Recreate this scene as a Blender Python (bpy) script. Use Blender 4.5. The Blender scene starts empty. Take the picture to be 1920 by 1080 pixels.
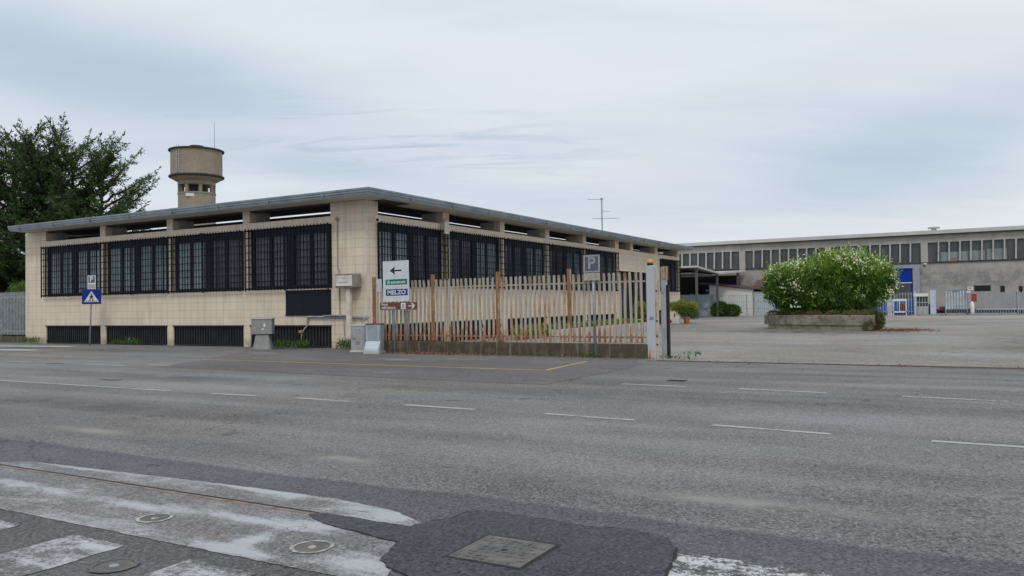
import bpy, math, random
import numpy as np
from mathutils import Vector, Matrix
R = math.radians
S = bpy.context.scene
COL = S.collection
# ------------------------------------------------------------------ camera
# world axes: X runs away from the street, Y along the street (to the left in the photo)
cd = bpy.data.cameras.new('camera'); cam = bpy.data.objects.new('camera', cd); COL.objects.link(cam)
r_ = Vector((.49113751, -.87094372, -.01552363)); u_ = Vector((-.01055422, -.02376957, .99966175)); f_ = Vector((.87101812, .49080754, .02086626))
M = Matrix((r_, u_, -f_)).transposed().to_4x4(); M.translation = Vector((-23.95, -19.87, 1.6))
cam.matrix_world = M
cd.sensor_width = 36; cd.lens = 1500.8 / 1920 * 36; cd.clip_start = .1; cd.clip_end = 3000
S.camera = cam
# ------------------------------------------------------------------ world, sun, exposure
S.view_settings.view_transform = 'Standard'; S.view_settings.look = 'None'
S.view_settings.exposure = 0.2; S.view_settings.gamma = 1; S.view_settings.use_curve_mapping = False
SUN_EL, SUN_AZ = R(48), R(215)      # azimuth measured from +X towards +Y
W = bpy.data.worlds.new('World'); S.world = W; W.use_nodes = True
wt = W.node_tree; wt.nodes.clear()
def N(nt, t, **k):
    n = nt.nodes.new(t)
    for a, b in k.items(): setattr(n, a, b)
    return n
def inp(nt, sock, v):
    if hasattr(v, 'is_linked') or isinstance(v, bpy.types.NodeSocket): nt.links.new(v, sock)
    else: sock.default_value = v
def math_(nt, op, a, b=0.0, c=None, clamp=False):
    n = N(nt, 'ShaderNodeMath', operation=op, use_clamp=clamp)
    inp(nt, n.inputs[0], a); inp(nt, n.inputs[1], b)
    if c is not None: inp(nt, n.inputs[2], c)
    return n.outputs[0]
def mapr(nt, v, a, b, c=0.0, d=1.0, smooth=True):
    n = N(nt, 'ShaderNodeMapRange'); n.interpolation_type = 'SMOOTHSTEP' if smooth else 'LINEAR'
    inp(nt, n.inputs[0], v)
    for i, x in enumerate((a, b, c, d)): n.inputs[i + 1].default_value = x
    return n.outputs[0]
def mixc(nt, f, a, b, mode='MIX'):
    n = N(nt, 'ShaderNodeMix', data_type='RGBA', blend_type=mode)
    inp(nt, n.inputs[0], f)
    inp(nt, n.inputs[6], a if not isinstance(a, tuple) else (*a, 1)[:4]); inp(nt, n.inputs[7], b if not isinstance(b, tuple) else (*b, 1)[:4])
    return n.outputs[2]
def noise(nt, vec, scale, detail=4, rough=.5, scl=None, dist=0.0):
    if scl is not None:
        m = N(nt, 'ShaderNodeMapping'); nt.links.new(vec, m.inputs[0]); m.inputs['Scale'].default_value = scl; vec = m.outputs[0]
    n = N(nt, 'ShaderNodeTexNoise'); nt.links.new(vec, n.inputs['Vector'])
    n.inputs['Scale'].default_value = scale; n.inputs['Detail'].default_value = detail; n.inputs['Roughness'].default_value = rough; n.inputs['Distortion'].default_value = dist
    return n.outputs[0]
def sky():
    nt = wt
    st = N(nt, 'ShaderNodeTexSky', sky_type='NISHITA'); st.sun_disc = False
    st.sun_elevation = SUN_EL; st.sun_rotation = R(90) - SUN_AZ; st.air_density = 1.2; st.dust_density = 1.5
    bg1 = N(nt, 'ShaderNodeBackground'); nt.links.new(st.outputs[0], bg1.inputs[0]); bg1.inputs[1].default_value = .11
    tc = N(nt, 'ShaderNodeTexCoord'); d = tc.outputs['Generated']
    sp = N(nt, 'ShaderNodeSeparateXYZ'); nt.links.new(d, sp.inputs[0])
    x, y, z = sp.outputs
    el = math_(nt, 'MULTIPLY', math_(nt, 'ARCSINE', z), 57.2958)
    fx, fy = .8712, .4909
    fr = math_(nt, 'ADD', math_(nt, 'MULTIPLY', x, fx), math_(nt, 'MULTIPLY', y, fy))
    rt = math_(nt, 'SUBTRACT', math_(nt, 'MULTIPLY', x, fy), math_(nt, 'MULTIPLY', y, fx))
    az = math_(nt, 'MULTIPLY', math_(nt, 'ARCTAN2', rt, fr), 57.2958)
    # project on a cloud deck
    zz = math_(nt, 'ADD', math_(nt, 'MAXIMUM', z, 0.0), .12)
    cb = N(nt, 'ShaderNodeCombineXYZ')
    nt.links.new(math_(nt, 'DIVIDE', fr, zz), cb.inputs[0]); nt.links.new(math_(nt, 'DIVIDE', rt, zz), cb.inputs[1])
    P = cb.outputs[0]
    n1 = noise(nt, P, .55, 5, .55, (1.5, .6, 1), .6)
    n2 = noise(nt, P, 2.2, 6, .62, (1.8, .55, 1), .9)
    def blob(a0, e0, sa, se, tilt=0.0):
        da = math_(nt, 'SUBTRACT', az, a0)
        de = math_(nt, 'SUBTRACT', math_(nt, 'SUBTRACT', el, e0), math_(nt, 'MULTIPLY', da, tilt))
        q = math_(nt, 'ADD', math_(nt, 'POWER', math_(nt, 'DIVIDE', da, sa), 2.0), math_(nt, 'POWER', math_(nt, 'DIVIDE', de, se), 2.0))
        return math_(nt, 'EXPONENT', math_(nt, 'MULTIPLY', q, -1.0))
    blue = None
    for w, b in ((.95, blob(-27, 15.0, 17, 3.2, -.10)), (.80, blob(27, 9.3, 13, 3.4, .12)), (.35, blob(-12, 9.5, 7, .9, -.05)), (.30, blob(12, 13, 16, 3, .1)), (.25, blob(4, 6.5, 9, 1.6, -.1)), (.12, blob(-30, 9, 9, 3))):
        t = math_(nt, 'MULTIPLY', b, w); blue = t if blue is None else math_(nt, 'ADD', blue, t)
    blue = math_(nt, 'ADD', blue, math_(nt, 'MULTIPLY', math_(nt, 'SUBTRACT', n1, .5), 1.1))
    blue = math_(nt, 'ADD', blue, math_(nt, 'MULTIPLY', math_(nt, 'SUBTRACT', n2, .5), .35))
    blue = mapr(nt, blue, -.15, 1.05)
    # thin darker streaks
    n3 = noise(nt, P, 2.6, 7, .62, (1.9, .45, 1), 1.4)
    band = math_(nt, 'ADD', math_(nt, 'MULTIPLY', blob(-9, 11.5, 13, 2.4, -.06), 1.0), math_(nt, 'MULTIPLY', blob(33, 21.2, 6, 1.5, .1), 3.0))
    stk = math_(nt, 'MULTIPLY', mapr(nt, n3, .50, .66), band, clamp=True)
    lav = mapr(nt, noise(nt, P, .9, 2), .35, .65)
    white = mixc(nt, lav, (.67, .71, .76), (.645, .67, .745))
    top = mapr(nt, el, 12, 22)
    white = mixc(nt, top, white, (.70, .745, .785))
    warm = math_(nt, 'ADD', blob(33, 5.2, 16, 1.1, .05), blob(33, 17.5, 12, 2.2, -.05), clamp=True)
    white = mixc(nt, math_(nt, 'MULTIPLY', warm, .8), white, (.70, .725, .735))
    c = mixc(nt, blue, white, (.43, .52, .62))
    c = mixc(nt, math_(nt, 'MULTIPLY', stk, .75), c, (.38, .46, .56))
    bg2 = N(nt, 'ShaderNodeBackground'); nt.links.new(c, bg2.inputs[0]); bg2.inputs[1].default_value = 1.0
    mx = N(nt, 'ShaderNodeMixShader')
    cover = mapr(nt, blue, 0, 1, .98, .94)
    nt.links.new(cover, mx.inputs[0]); nt.links.new(bg1.outputs[0], mx.inputs[1]); nt.links.new(bg2.outputs[0], mx.inputs[2])
    out = N(nt, 'ShaderNodeOutputWorld'); nt.links.new(mx.outputs[0], out.inputs[0])
sky()
sl = bpy.data.lights.new('sun', 'SUN'); sl.energy = .9; sl.angle = R(12); sl.color = (1, .96, .9)
so = bpy.data.objects.new('sun', sl); COL.objects.link(so)
sdir = Vector((math.cos(SUN_AZ) * math.cos(SUN_EL), math.sin(SUN_AZ) * math.cos(SUN_EL), math.sin(SUN_EL)))
so.rotation_euler = sdir.to_track_quat('Z', 'Y').to_euler(); so.location = (-20, -10, 40)

# ------------------------------------------------------------------ helpers
class MB:
    def __init__(s): s.v = []; s.f = []; s.m = []; s.mi = 0
    def add(s, vs, fs):
        o = len(s.v); s.v += [tuple(v) for v in vs]; s.f += [tuple(i + o for i in f) for f in fs]; s.m += [s.mi] * len(fs); return s
    def box(s, x0, x1, y0, y1, z0, z1):
        x0, x1 = sorted((x0, x1)); y0, y1 = sorted((y0, y1)); z0, z1 = sorted((z0, z1))
        return s.add([(x0, y0, z0), (x1, y0, z0), (x1, y1, z0), (x0, y1, z0), (x0, y0, z1), (x1, y0, z1), (x1, y1, z1), (x0, y1, z1)],
                     [(3, 2, 1, 0), (4, 5, 6, 7), (0, 1, 5, 4), (1, 2, 6, 5), (2, 3, 7, 6), (3, 0, 4, 7)])
    def obox(s, o, ax, ay, az, sx, sy, sz):   # oriented box, centre o, full sizes
        o = Vector(o); ax = Vector(ax).normalized() * sx / 2; ay = Vector(ay).normalized() * sy / 2; az = Vector(az).normalized() * sz / 2
        c = [o + i * ax + j * ay + k * az for k in (-1, 1) for i, j in ((-1, -1), (1, -1), (1, 1), (-1, 1))]
        return s.add(c, [(3, 2, 1, 0), (4, 5, 6, 7), (0, 1, 5, 4), (1, 2, 6, 5), (2, 3, 7, 6), (3, 0, 4, 7)])
    def prism(s, pts, z0, z1):  # pts xy counterclockwise
        n = len(pts)
        a = sum(pts[i][0] * pts[(i + 1) % n][1] - pts[(i + 1) % n][0] * pts[i][1] for i in range(n))
        if a < 0: pts = pts[::-1]
        return s.add([(x, y, z0) for x, y in pts] + [(x, y, z1) for x, y in pts],
                     [tuple(range(n - 1, -1, -1)), tuple(range(n, 2 * n))] + [(i, (i + 1) % n, n + (i + 1) % n, n + i) for i in range(n)])
    def sheet(s, pts, z):
        n = len(pts); a = sum(pts[i][0] * pts[(i + 1) % n][1] - pts[(i + 1) % n][0] * pts[i][1] for i in range(n))
        if a < 0: pts = pts[::-1]
        return s.add([(x, y, z) for x, y in pts], [tuple(range(n))])
    def tube(s, path, rad, n=8, cap=True):
        path = [Vector(p) for p in path]; k = len(path)
        if not hasattr(rad, '__len__'): rad = [rad] * k
        rings = []; prev = None
        for i, p in enumerate(path):
            t = (path[min(i + 1, k - 1)] - path[max(i - 1, 0)]).normalized()
            a = Vector((0, 0, 1)) if abs(t.z) < .9 else Vector((1, 0, 0))
            if prev is not None: a = prev
            e1 = (a - t * a.dot(t)).normalized(); e2 = t.cross(e1); prev = e1
            rings.append([p + (e1 * math.cos(q) + e2 * math.sin(q)) * rad[i] for q in (2 * math.pi * j / n for j in range(n))])
        vs = [v for r in rings for v in r]
        fs = [(i * n + j, i * n + (j + 1) % n, (i + 1) * n + (j + 1) % n, (i + 1) * n + j) for i in range(k - 1) for j in range(n)]
        if cap: fs += [tuple(range(n - 1, -1, -1)), tuple((k - 1) * n + j for j in range(n))]
        return s.add(vs, fs)
    def lathe(s, c, prof, n=24):   # prof [(r,z)...] bottom to top
        cx, cy, cz = c; vs = []; fs = []
        for r, z in prof: vs += [(cx + r * math.cos(2 * math.pi * j / n), cy + r * math.sin(2 * math.pi * j / n), cz + z) for j in range(n)]
        k = len(prof)
        fs = [(i * n + j, i * n + (j + 1) % n, (i + 1) * n + (j + 1) % n, (i + 1) * n + j) for i in range(k - 1) for j in range(n)]
        fs += [tuple(range(n - 1, -1, -1)), tuple((k - 1) * n + j for j in range(n))]
        return s.add(vs, fs)
    def build(s, name, mats, parent=None, smooth=False, bevel=0):
        me = bpy.data.meshes.new(name); o = bpy.data.objects.new(name, me); COL.objects.link(o)
        off = Vector((0, 0, 0))
        if parent is not None:
            o.parent = parent; p = parent
            while p is not None:
                off += Vector(p.location); p = p.parent
            if parent.get('_local'): off = Vector((0, 0, 0))
            pp = parent
            while pp is not None:
                if pp.get('_loc'): off = Vector((0, 0, 0))
                pp = pp.parent
        vs = [(v[0] - off.x, v[1] - off.y, v[2] - off.z) for v in s.v]
        me.from_pydata(vs, [], s.f)
        mats = mats if isinstance(mats, (list, tuple)) else [mats]
        for m in mats: me.materials.append(m)
        me.polygons.foreach_set('material_index', s.m)
        if smooth: me.polygons.foreach_set('use_smooth', [True] * len(s.f))
        me.update()
        if bevel:
            b = o.modifiers.new('bevel', 'BEVEL'); b.width = bevel; b.segments = 2; b.limit_method = 'ANGLE'
        return o
def tag(o, label=None, cat=None, group=None, kind=None):
    if label: o['label'] = label
    if cat: o['category'] = cat
    if group: o['group'] = group
    if kind: o['kind'] = kind
    return o
def thing(name, loc, label, cat, group=None, rz=0.0, local=False):
    o = bpy.data.objects.new(name, None); COL.objects.link(o); o.location = loc; o.rotation_euler.z = rz
    o.empty_display_size = .2
    if local: o['_loc'] = 1
    return tag(o, label, cat, group)
def origin_to(o, p):
    p = Vector(p); o.data.transform(Matrix.Translation(-p)); o.location = p; return o
def copy_tree(o, parent=None):
    c = o.copy(); COL.objects.link(c); c.parent = parent
    for ch in list(o.children): copy_tree(ch, c)
    return c
def text(s, size, at, right, up, mat, parent, name='lettering', depth=.004, align='CENTER', bold=0.0, sx=1.0):
    cu = bpy.data.curves.new('t', 'FONT'); cu.body = s; cu.size = size; cu.align_x = align; cu.align_y = 'CENTER'; cu.extrude = depth / 2; cu.offset = bold
    to = bpy.data.objects.new('t', cu); COL.objects.link(to)
    bpy.context.view_layer.update()
    me = bpy.data.meshes.new_from_object(to.evaluated_get(bpy.context.evaluated_depsgraph_get()))
    bpy.data.objects.remove(to); bpy.data.curves.remove(cu)
    right = Vector(right).normalized(); up = Vector(up).normalized(); nn = right.cross(up)
    m = Matrix((right * sx, up, nn)).transposed().to_4x4(); m.translation = Vector(at)
    me.transform(m)
    off = Vector((0, 0, 0)); p = parent
    loc = False
    while p is not None:
        off += p.location; loc = loc or bool(p.get('_loc')); p = p.parent
    if not loc: me.transform(Matrix.Translation(-off))
    me.materials.clear(); me.materials.append(mat)
    for p in me.polygons: p.material_index = 0
    o = bpy.data.objects.new(name, me); COL.objects.link(o); o.parent = parent
    return o

# ------------------------------------------------------------------ materials
def newmat(name):
    m = bpy.data.materials.new(name); m.use_nodes = True; nt = m.node_tree
    b = nt.nodes['Principled BSDF']; g = N(nt, 'ShaderNodeNewGeometry')
    return m, nt, b, g.outputs['Position']
def bump(nt, b, h, strength=.3, dist=.01):
    n = N(nt, 'ShaderNodeBump'); n.inputs['Strength'].default_value = strength; n.inputs['Distance'].default_value = dist
    nt.links.new(h, n.inputs['Height']); nt.links.new(n.outputs[0], b.inputs['Normal'])
def plain(name, c, rough=.6, metal=0.0, c2=None, scale=3.0, lo=.4, hi=.65, bmp=0.0, bscale=40, scl=None, spec=.5):
    m, nt, b, P = newmat(name)
    b.inputs['Roughness'].default_value = rough; b.inputs['Metallic'].default_value = metal
    b.inputs['Specular IOR Level'].default_value = spec
    c2 = c2 or tuple(x * .8 for x in c)
    f = mapr(nt, noise(nt, P, scale, 6, .62, scl), lo, hi)
    nt.links.new(mixc(nt, f, c, c2), b.inputs['Base Color'])
    if bmp: bump(nt, b, noise(nt, P, bscale, 4, .6), bmp, .01)
    return m
def asphalt_col(nt, P, base, streak=True, crackf=1.0, speck=.8):
    sp1 = noise(nt, P, 42, 3, .8); sp2 = noise(nt, P, 11, 5, .75)
    v = N(nt, 'ShaderNodeTexVoronoi'); v.inputs['Scale'].default_value = 55; nt.links.new(P, v.inputs['Vector'])
    cell = N(nt, 'ShaderNodeSeparateColor'); nt.links.new(v.outputs['Color'], cell.inputs[0])
    big = noise(nt, P, .16, 4, .55, (1.2, .55, 1), .8); med = noise(nt, P, .9, 5, .6, (1, .5, 1))
    f = math_(nt, 'ADD', mapr(nt, sp1, .28, .72, -.5, .5, False), math_(nt, 'MULTIPLY', math_(nt, 'SUBTRACT', cell.outputs[0], .5), .9))
    f = math_(nt, 'MULTIPLY', f, speck)
    f = math_(nt, 'ADD', f, mapr(nt, sp2, .3, .7, -.16, .16, False))
    f = math_(nt, 'ADD', f, mapr(nt, noise(nt, P, 26, 2, .9), .36, .64, -.18, .20, False))
    f = math_(nt, 'ADD', f, math_(nt, 'MULTIPLY', math_(nt, 'GREATER_THAN', cell.outputs[1], .88), .38))
    f = math_(nt, 'ADD', f, mapr(nt, big, .35, .65, -.16, .16)); f = math_(nt, 'ADD', f, mapr(nt, med, .3, .7, -.10, .10))
    if streak:
        s = noise(nt, P, .9, 4, .55, (1.0, .045, 1), .2); f = math_(nt, 'ADD', f, mapr(nt, s, .35, .65, -.17, .17))
    f = math_(nt, 'ADD', f, 1.0)
    c = mixc(nt, 1.0, base, (1, 1, 1), 'MULTIPLY')
    vm = N(nt, 'ShaderNodeVectorMath', operation='SCALE'); nt.links.new(c, vm.inputs[0]); nt.links.new(f, vm.inputs['Scale'])
    col = vm.outputs[0]
    tint = mapr(nt, noise(nt, P, .25, 3, .5), .38, .62)
    col = mixc(nt, tint, col, mixc(nt, 1.0, col, (1.05, .985, .94), 'MULTIPLY'))
    if crackf > 0:
        dn = N(nt, 'ShaderNodeVectorMath', operation='ADD')
        nz = N(nt, 'ShaderNodeTexNoise'); nz.inputs['Scale'].default_value = 2.5; nt.links.new(P, nz.inputs['Vector'])
        sc = N(nt, 'ShaderNodeVectorMath', operation='SCALE'); nt.links.new(nz.outputs['Color'], sc.inputs[0]); sc.inputs['Scale'].default_value = .9
        nt.links.new(P, dn.inputs[0]); nt.links.new(sc.outputs[0], dn.inputs[1])
        vo = N(nt, 'ShaderNodeTexVoronoi', feature='DISTANCE_TO_EDGE'); vo.inputs['Scale'].default_value = .42; nt.links.new(dn.outputs[0], vo.inputs['Vector'])
        ck = mapr(nt, vo.outputs[0], .0, .011, 1, 0)
        ck = math_(nt, 'MULTIPLY', ck, mapr(nt, noise(nt, P, .23, 2), .50, .60))
        col = mixc(nt, math_(nt, 'MULTIPLY', ck, .7 * crackf), col, (.035, .034, .033))
    return col, sp1
def stain(nt, P, col, pts, c, amt):   # long dusty / dark smears lying on the asphalt
    sp = N(nt, 'ShaderNodeSeparateXYZ'); nt.links.new(P, sp.inputs[0])
    wob = noise(nt, P, 1.3, 4, .6)
    for (x0, y0, sx, sy, a) in pts:
        dx = math_(nt, 'DIVIDE', math_(nt, 'SUBTRACT', sp.outputs[0], x0), sx); dy = math_(nt, 'DIVIDE', math_(nt, 'SUBTRACT', sp.outputs[1], y0), sy)
        q = math_(nt, 'ADD', math_(nt, 'POWER', math_(nt, 'ABSOLUTE', dx), 2.0), math_(nt, 'POWER', math_(nt, 'ABSOLUTE', dy), 2.0))
        g = math_(nt, 'EXPONENT', math_(nt, 'MULTIPLY', q, -1.0))
        g = math_(nt, 'MULTIPLY', g, mapr(nt, wob, .32, .62)); g = math_(nt, 'MULTIPLY', g, a * amt)
        col = mixc(nt, g, col, c)
    return col
ASPH = (.163, .165, .168)
def mat_road():
    m, nt, b, P = newmat('road_asphalt'); b.inputs['Roughness'].default_value = .85; b.inputs['Specular IOR Level'].default_value = .3
    col, h = asphalt_col(nt, P, ASPH)
    # darker, younger strip near the camera and pale dust along the wheel track
    sp = N(nt, 'ShaderNodeSeparateXYZ'); nt.links.new(P, sp.inputs[0])
    w = math_(nt, 'ADD', sp.outputs[0], mapr(nt, noise(nt, P, .35, 3, .5), .2, .8, -.16, .16, False))
    dark = mapr(nt, w, -18.22, -18.34)
    col = mixc(nt, math_(nt, 'MULTIPLY', dark, .9), col, mixc(nt, 1.0, col, (.52, .53, .58), 'MULTIPLY'))
    col = stain(nt, P, col, [(-17.35, -9.6, .16, .8, .9), (-17.42, -14.0, .15, .7, .9), (-17.5, -18.3, .18, 1.3, .8), (-17.2, -11.8, .3, 1.6, .35), (-12.6, -7.5, .5, 1.6, .25)], (.29, .285, .26), 1.0)
    col = stain(nt, P, col, [(-15.6, -6.5, .6, 3.0, .5), (-11.2, -3.0, .4, 5.0, .4), (-11.3, -14.0, .5, 4.0, .35)], (.07, .07, .075), 1.3)
    nt.links.new(col, b.inputs['Base Color']); bump(nt, b, h, .6, .01)
    return m
def mat_asph(name, base, speck=.55, crackf=1.0, streak=False, st=None):
    m, nt, b, P = newmat(name); b.inputs['Roughness'].default_value = .88; b.inputs['Specular IOR Level'].default_value = .3
    col, h = asphalt_col(nt, P, base, streak, crackf, speck)
    if 'yard' in name: col = mixc(nt, mapr(nt, noise(nt, P, 5, 3, .8), .35, .65, 0, .55, False), col, mixc(nt, 1.0, col, (.62, .62, .62), 'MULTIPLY'))
    if st: col = stain(nt, P, col, st[0], st[1], 1.0)
    nt.links.new(col, b.inputs['Base Color']); bump(nt, b, h, .35, .006); return m
def mat_paint(name, paint, cover, soft=.12, under=ASPH, scale=6.0, under_mul=1.0, extra=None):
    m, nt, b, P = newmat(name); b.inputs['Roughness'].default_value = .75
    col, h = asphalt_col(nt, P, under, False, 1.0)
    wear = math_(nt, 'ADD', math_(nt, 'MULTIPLY', noise(nt, P, scale, 6, .75), .5), math_(nt, 'MULTIPLY', noise(nt, P, 38, 3, .85), .5))
    big = noise(nt, P, 1.6, 5, .65, (2.2, .6, 1), .5)
    wear = math_(nt, 'ADD', wear, mapr(nt, big, .3, .7, -.17, .15, False))
    if extra: wear = math_(nt, 'ADD', wear, extra(nt, P))
    f = mapr(nt, wear, 1 - cover - soft + .0, 1 - cover + soft)
    pc = mixc(nt, noise(nt, P, 25, 4), paint, tuple(x * .75 for x in paint))
    fin = mixc(nt, f, col, pc)
    nz = N(nt, 'ShaderNodeTexNoise'); nz.inputs['Scale'].default_value = 4; nz.inputs['Detail'].default_value = 4; nt.links.new(P, nz.inputs['Vector'])
    sc = N(nt, 'ShaderNodeVectorMath', operation='SCALE'); nt.links.new(nz.outputs['Color'], sc.inputs[0]); sc.inputs['Scale'].default_value = .5
    ad = N(nt, 'ShaderNodeVectorMath', operation='ADD'); nt.links.new(P, ad.inputs[0]); nt.links.new(sc.outputs[0], ad.inputs[1])
    vo = N(nt, 'ShaderNodeTexVoronoi', feature='DISTANCE_TO_EDGE'); vo.inputs['Scale'].default_value = 1.6; nt.links.new(ad.outputs[0], vo.inputs['Vector'])
    ck = math_(nt, 'MULTIPLY', mapr(nt, vo.outputs[0], 0, .012, 1, 0), mapr(nt, noise(nt, P, .9, 2), .46, .56))
    fin = mixc(nt, math_(nt, 'MULTIPLY', ck, .8), fin, (.05, .05, .05))
    nt.links.new(fin, b.inputs['Base Color']); bump(nt, b, h, .3, .006); return m
def mat_tile():
    m, nt, b, P = newmat('cream_wall_tiles'); b.inputs['Roughness'].default_value = .45
    g = N(nt, 'ShaderNodeNewGeometry'); sn = N(nt, 'ShaderNodeSeparateXYZ'); nt.links.new(g.outputs['True Normal'], sn.inputs[0])
    sp = N(nt, 'ShaderNodeSeparateXYZ'); nt.links.new(P, sp.inputs[0])
    ax = math_(nt, 'GREATER_THAN', math_(nt, 'ABSOLUTE', sn.outputs[0]), .5)
    u = math_(nt, 'ADD', math_(nt, 'MULTIPLY', sp.outputs[1], ax), math_(nt, 'MULTIPLY', sp.outputs[0], math_(nt, 'SUBTRACT', 1.0, ax)))
    uu = math_(nt, 'DIVIDE', math_(nt, 'ADD', u, 40 * .408 - .167), .408); vv = math_(nt, 'DIVIDE', math_(nt, 'ADD', sp.outputs[2], 10 * .335 - .22), .335)
    fu = math_(nt, 'FRACT', uu); fv = math_(nt, 'FRACT', vv)
    du = math_(nt, 'MINIMUM', fu, math_(nt, 'SUBTRACT', 1.0, fu)); dv = math_(nt, 'MINIMUM', fv, math_(nt, 'SUBTRACT', 1.0, fv))
    gr = math_(nt, 'MAXIMUM', mapr(nt, du, .0, .045, 1, 0), mapr(nt, dv, .0, .055, 1, 0))
    cb = N(nt, 'ShaderNodeCombineXYZ'); nt.links.new(math_(nt, 'FLOOR', uu), cb.inputs[0]); nt.links.new(math_(nt, 'FLOOR', vv), cb.inputs[1]); nt.links.new(ax, cb.inputs[2])
    wn = N(nt, 'ShaderNodeTexWhiteNoise'); nt.links.new(cb.outputs[0], wn.inputs['Vector'])
    c = mixc(nt, wn.outputs['Value'], (.75, .64, .50), (.70, .59, .455))
    c = mixc(nt, mapr(nt, noise(nt, P, .7, 5, .6), .35, .7), c, (.67, .56, .43))
    # dirt splashed up from the ground and grey streaks under the windows
    drt = math_(nt, 'MULTIPLY', mapr(nt, sp.outputs[2], .55, 0, 0, 1), mapr(nt, noise(nt, P, 2.5, 5, .7), .3, .6))
    c = mixc(nt, math_(nt, 'MULTIPLY', drt, .8), c, (.24, .21, .17))
    st = noise(nt, P, 3.0, 5, .65, (1, 1, .12))
    c = mixc(nt, math_(nt, 'MULTIPLY', mapr(nt, st, .50, .72), .5), c, (.40, .35, .29))
    c = mixc(nt, math_(nt, 'MULTIPLY', gr, .54), c, (.27, .23, .18))
    nt.links.new(c, b.inputs['Base Color'])
    bump(nt, b, math_(nt, 'SUBTRACT', 1.0, gr), .4, .004); return m
def mat_rust(name, paint, amt, zlow=None):
    m, nt, b, P = newmat(name); b.inputs['Roughness'].default_value = .7
    n = noise(nt, P, 2.2, 6, .7, (3.5, 4.5, .45)); n2 = noise(nt, P, 9, 5, .7, (1, 1, .35))
    w = math_(nt, 'ADD', math_(nt, 'MULTIPLY', n, .65), math_(nt, 'MULTIPLY', n2, .35))
    if zlow:
        sp = N(nt, 'ShaderNodeSeparateXYZ'); nt.links.new(P, sp.inputs[0])
        w = math_(nt, 'ADD', w, mapr(nt, sp.outputs[2], zlow[0], zlow[1], zlow[2], 0))
        w = math_(nt, 'ADD', w, mapr(nt, sp.outputs[2], 2.25, 2.6, 0, .05))
    f = mapr(nt, w, 1 - amt - .05, 1 - amt + .05)
    rc = mixc(nt, noise(nt, P, 14, 4), (.20, .07, .026), (.33, .17, .085))
    yel = mixc(nt, mapr(nt, w, 1 - amt - .10, 1 - amt), paint, (.46, .36, .24))
    nt.links.new(mixc(nt, f, yel, rc), b.inputs['Base Color']); return m
def mat_conc(name, c, dark, mossy=None, scale=1.2):
    m, nt, b, P = newmat(name); b.inputs['Roughness'].default_value = .9
    col = mixc(nt, mapr(nt, noise(nt, P, scale, 6, .65), .3, .7), c, dark)
    col = mixc(nt, math_(nt, 'MULTIPLY', mapr(nt, noise(nt, P, 4.0, 6, .7, (1, 1, .18)), .48, .72), .6), col, tuple(x * .55 for x in dark))
    if mossy: col = mixc(nt, math_(nt, 'MULTIPLY', mapr(nt, noise(nt, P, 2.6, 6, .7), .45, .62), .75), col, mossy)
    if 'plinth' in name: col = mixc(nt, math_(nt, 'MULTIPLY', mapr(nt, noise(nt, P, 5.5, 5, .7, (1, 1, .12)), .52, .68), .55), col, (.30, .265, .20))
    col = mixc(nt, math_(nt, 'MULTIPLY', noise(nt, P, 60, 3, .7), .3), col, tuple(x * .6 for x in c))
    nt.links.new(col, b.inputs['Base Color']); bump(nt, b, noise(nt, P, 25, 5, .7), .4, .01); return m
def mat_glass(name, c, rough=.06, c2=None):
    m, nt, b, P = newmat(name); b.inputs['Roughness'].default_value = rough; b.inputs['Specular IOR Level'].default_value = .6
    c2 = c2 or tuple(x * .6 for x in c)
    nt.links.new(mixc(nt, mapr(nt, noise(nt, P, 1.1, 3, .5, (1, 1, .5)), .38, .62), c, c2), b.inputs['Base Color'])
    bump(nt, b, noise(nt, P, .8, 2), .12, .02); return m
def mat_leaf(name, cols, trans=.25):
    m, nt, b, P = newmat(name); b.inputs['Roughness'].default_value = .6; b.inputs['Specular IOR Level'].default_value = .3
    at = N(nt, 'ShaderNodeAttribute', attribute_name='tint')
    rp = N(nt, 'ShaderNodeValToRGB'); nt.links.new(at.outputs['Fac'], rp.inputs[0])
    e = rp.color_ramp.elements; e[0].color = (*cols[0], 1); e[1].color = (*cols[-1], 1)
    for i, c in enumerate(cols[1:-1]): x = rp.color_ramp.elements.new((i + 1) / (len(cols) - 1)); x.color = (*c, 1)
    nt.links.new(rp.outputs[0], b.inputs['Base Color'])
    tr = N(nt, 'ShaderNodeBsdfTranslucent'); nt.links.new(rp.outputs[0], tr.inputs[0])
    mx = N(nt, 'ShaderNodeMixShader'); mx.inputs[0].default_value = trans
    out = nt.nodes['Material Output']; nt.links.new(b.outputs[0], mx.inputs[1]); nt.links.new(tr.outputs[0], mx.inputs[2]); nt.links.new(mx.outputs[0], out.inputs[0])
    return m
def mat_render():   # rough grey render of the far warehouse
    m, nt, b, P = newmat('grey_rough_render'); b.inputs['Roughness'].default_value = .9
    c = mixc(nt, mapr(nt, noise(nt, P, .5, 6, .7), .35, .65), (.40, .38, .355), (.30, .29, .275))
    sp = N(nt, 'ShaderNodeSeparateXYZ'); nt.links.new(P, sp.inputs[0])
    band = math_(nt, 'MULTIPLY', mapr(nt, sp.outputs[2], 4.6, 3.9), mapr(nt, sp.outputs[2], 2.3, 3.1))
    c = mixc(nt, math_(nt, 'MULTIPLY', math_(nt, 'MULTIPLY', mapr(nt, noise(nt, P, 1.4, 6, .75), .44, .58), band), .6), c, (.17, .17, .18))
    c = mixc(nt, math_(nt, 'MULTIPLY', mapr(nt, noise(nt, P, 2.4, 5, .7, (1, 1, .2)), .5, .75), .4), c, (.2, .19, .18))
    nt.links.new(c, b.inputs['Base Color']); bump(nt, b, noise(nt, P, 9, 5, .7), .5, .03); return m
MT = {}
MT['road'] = mat_road()
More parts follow.
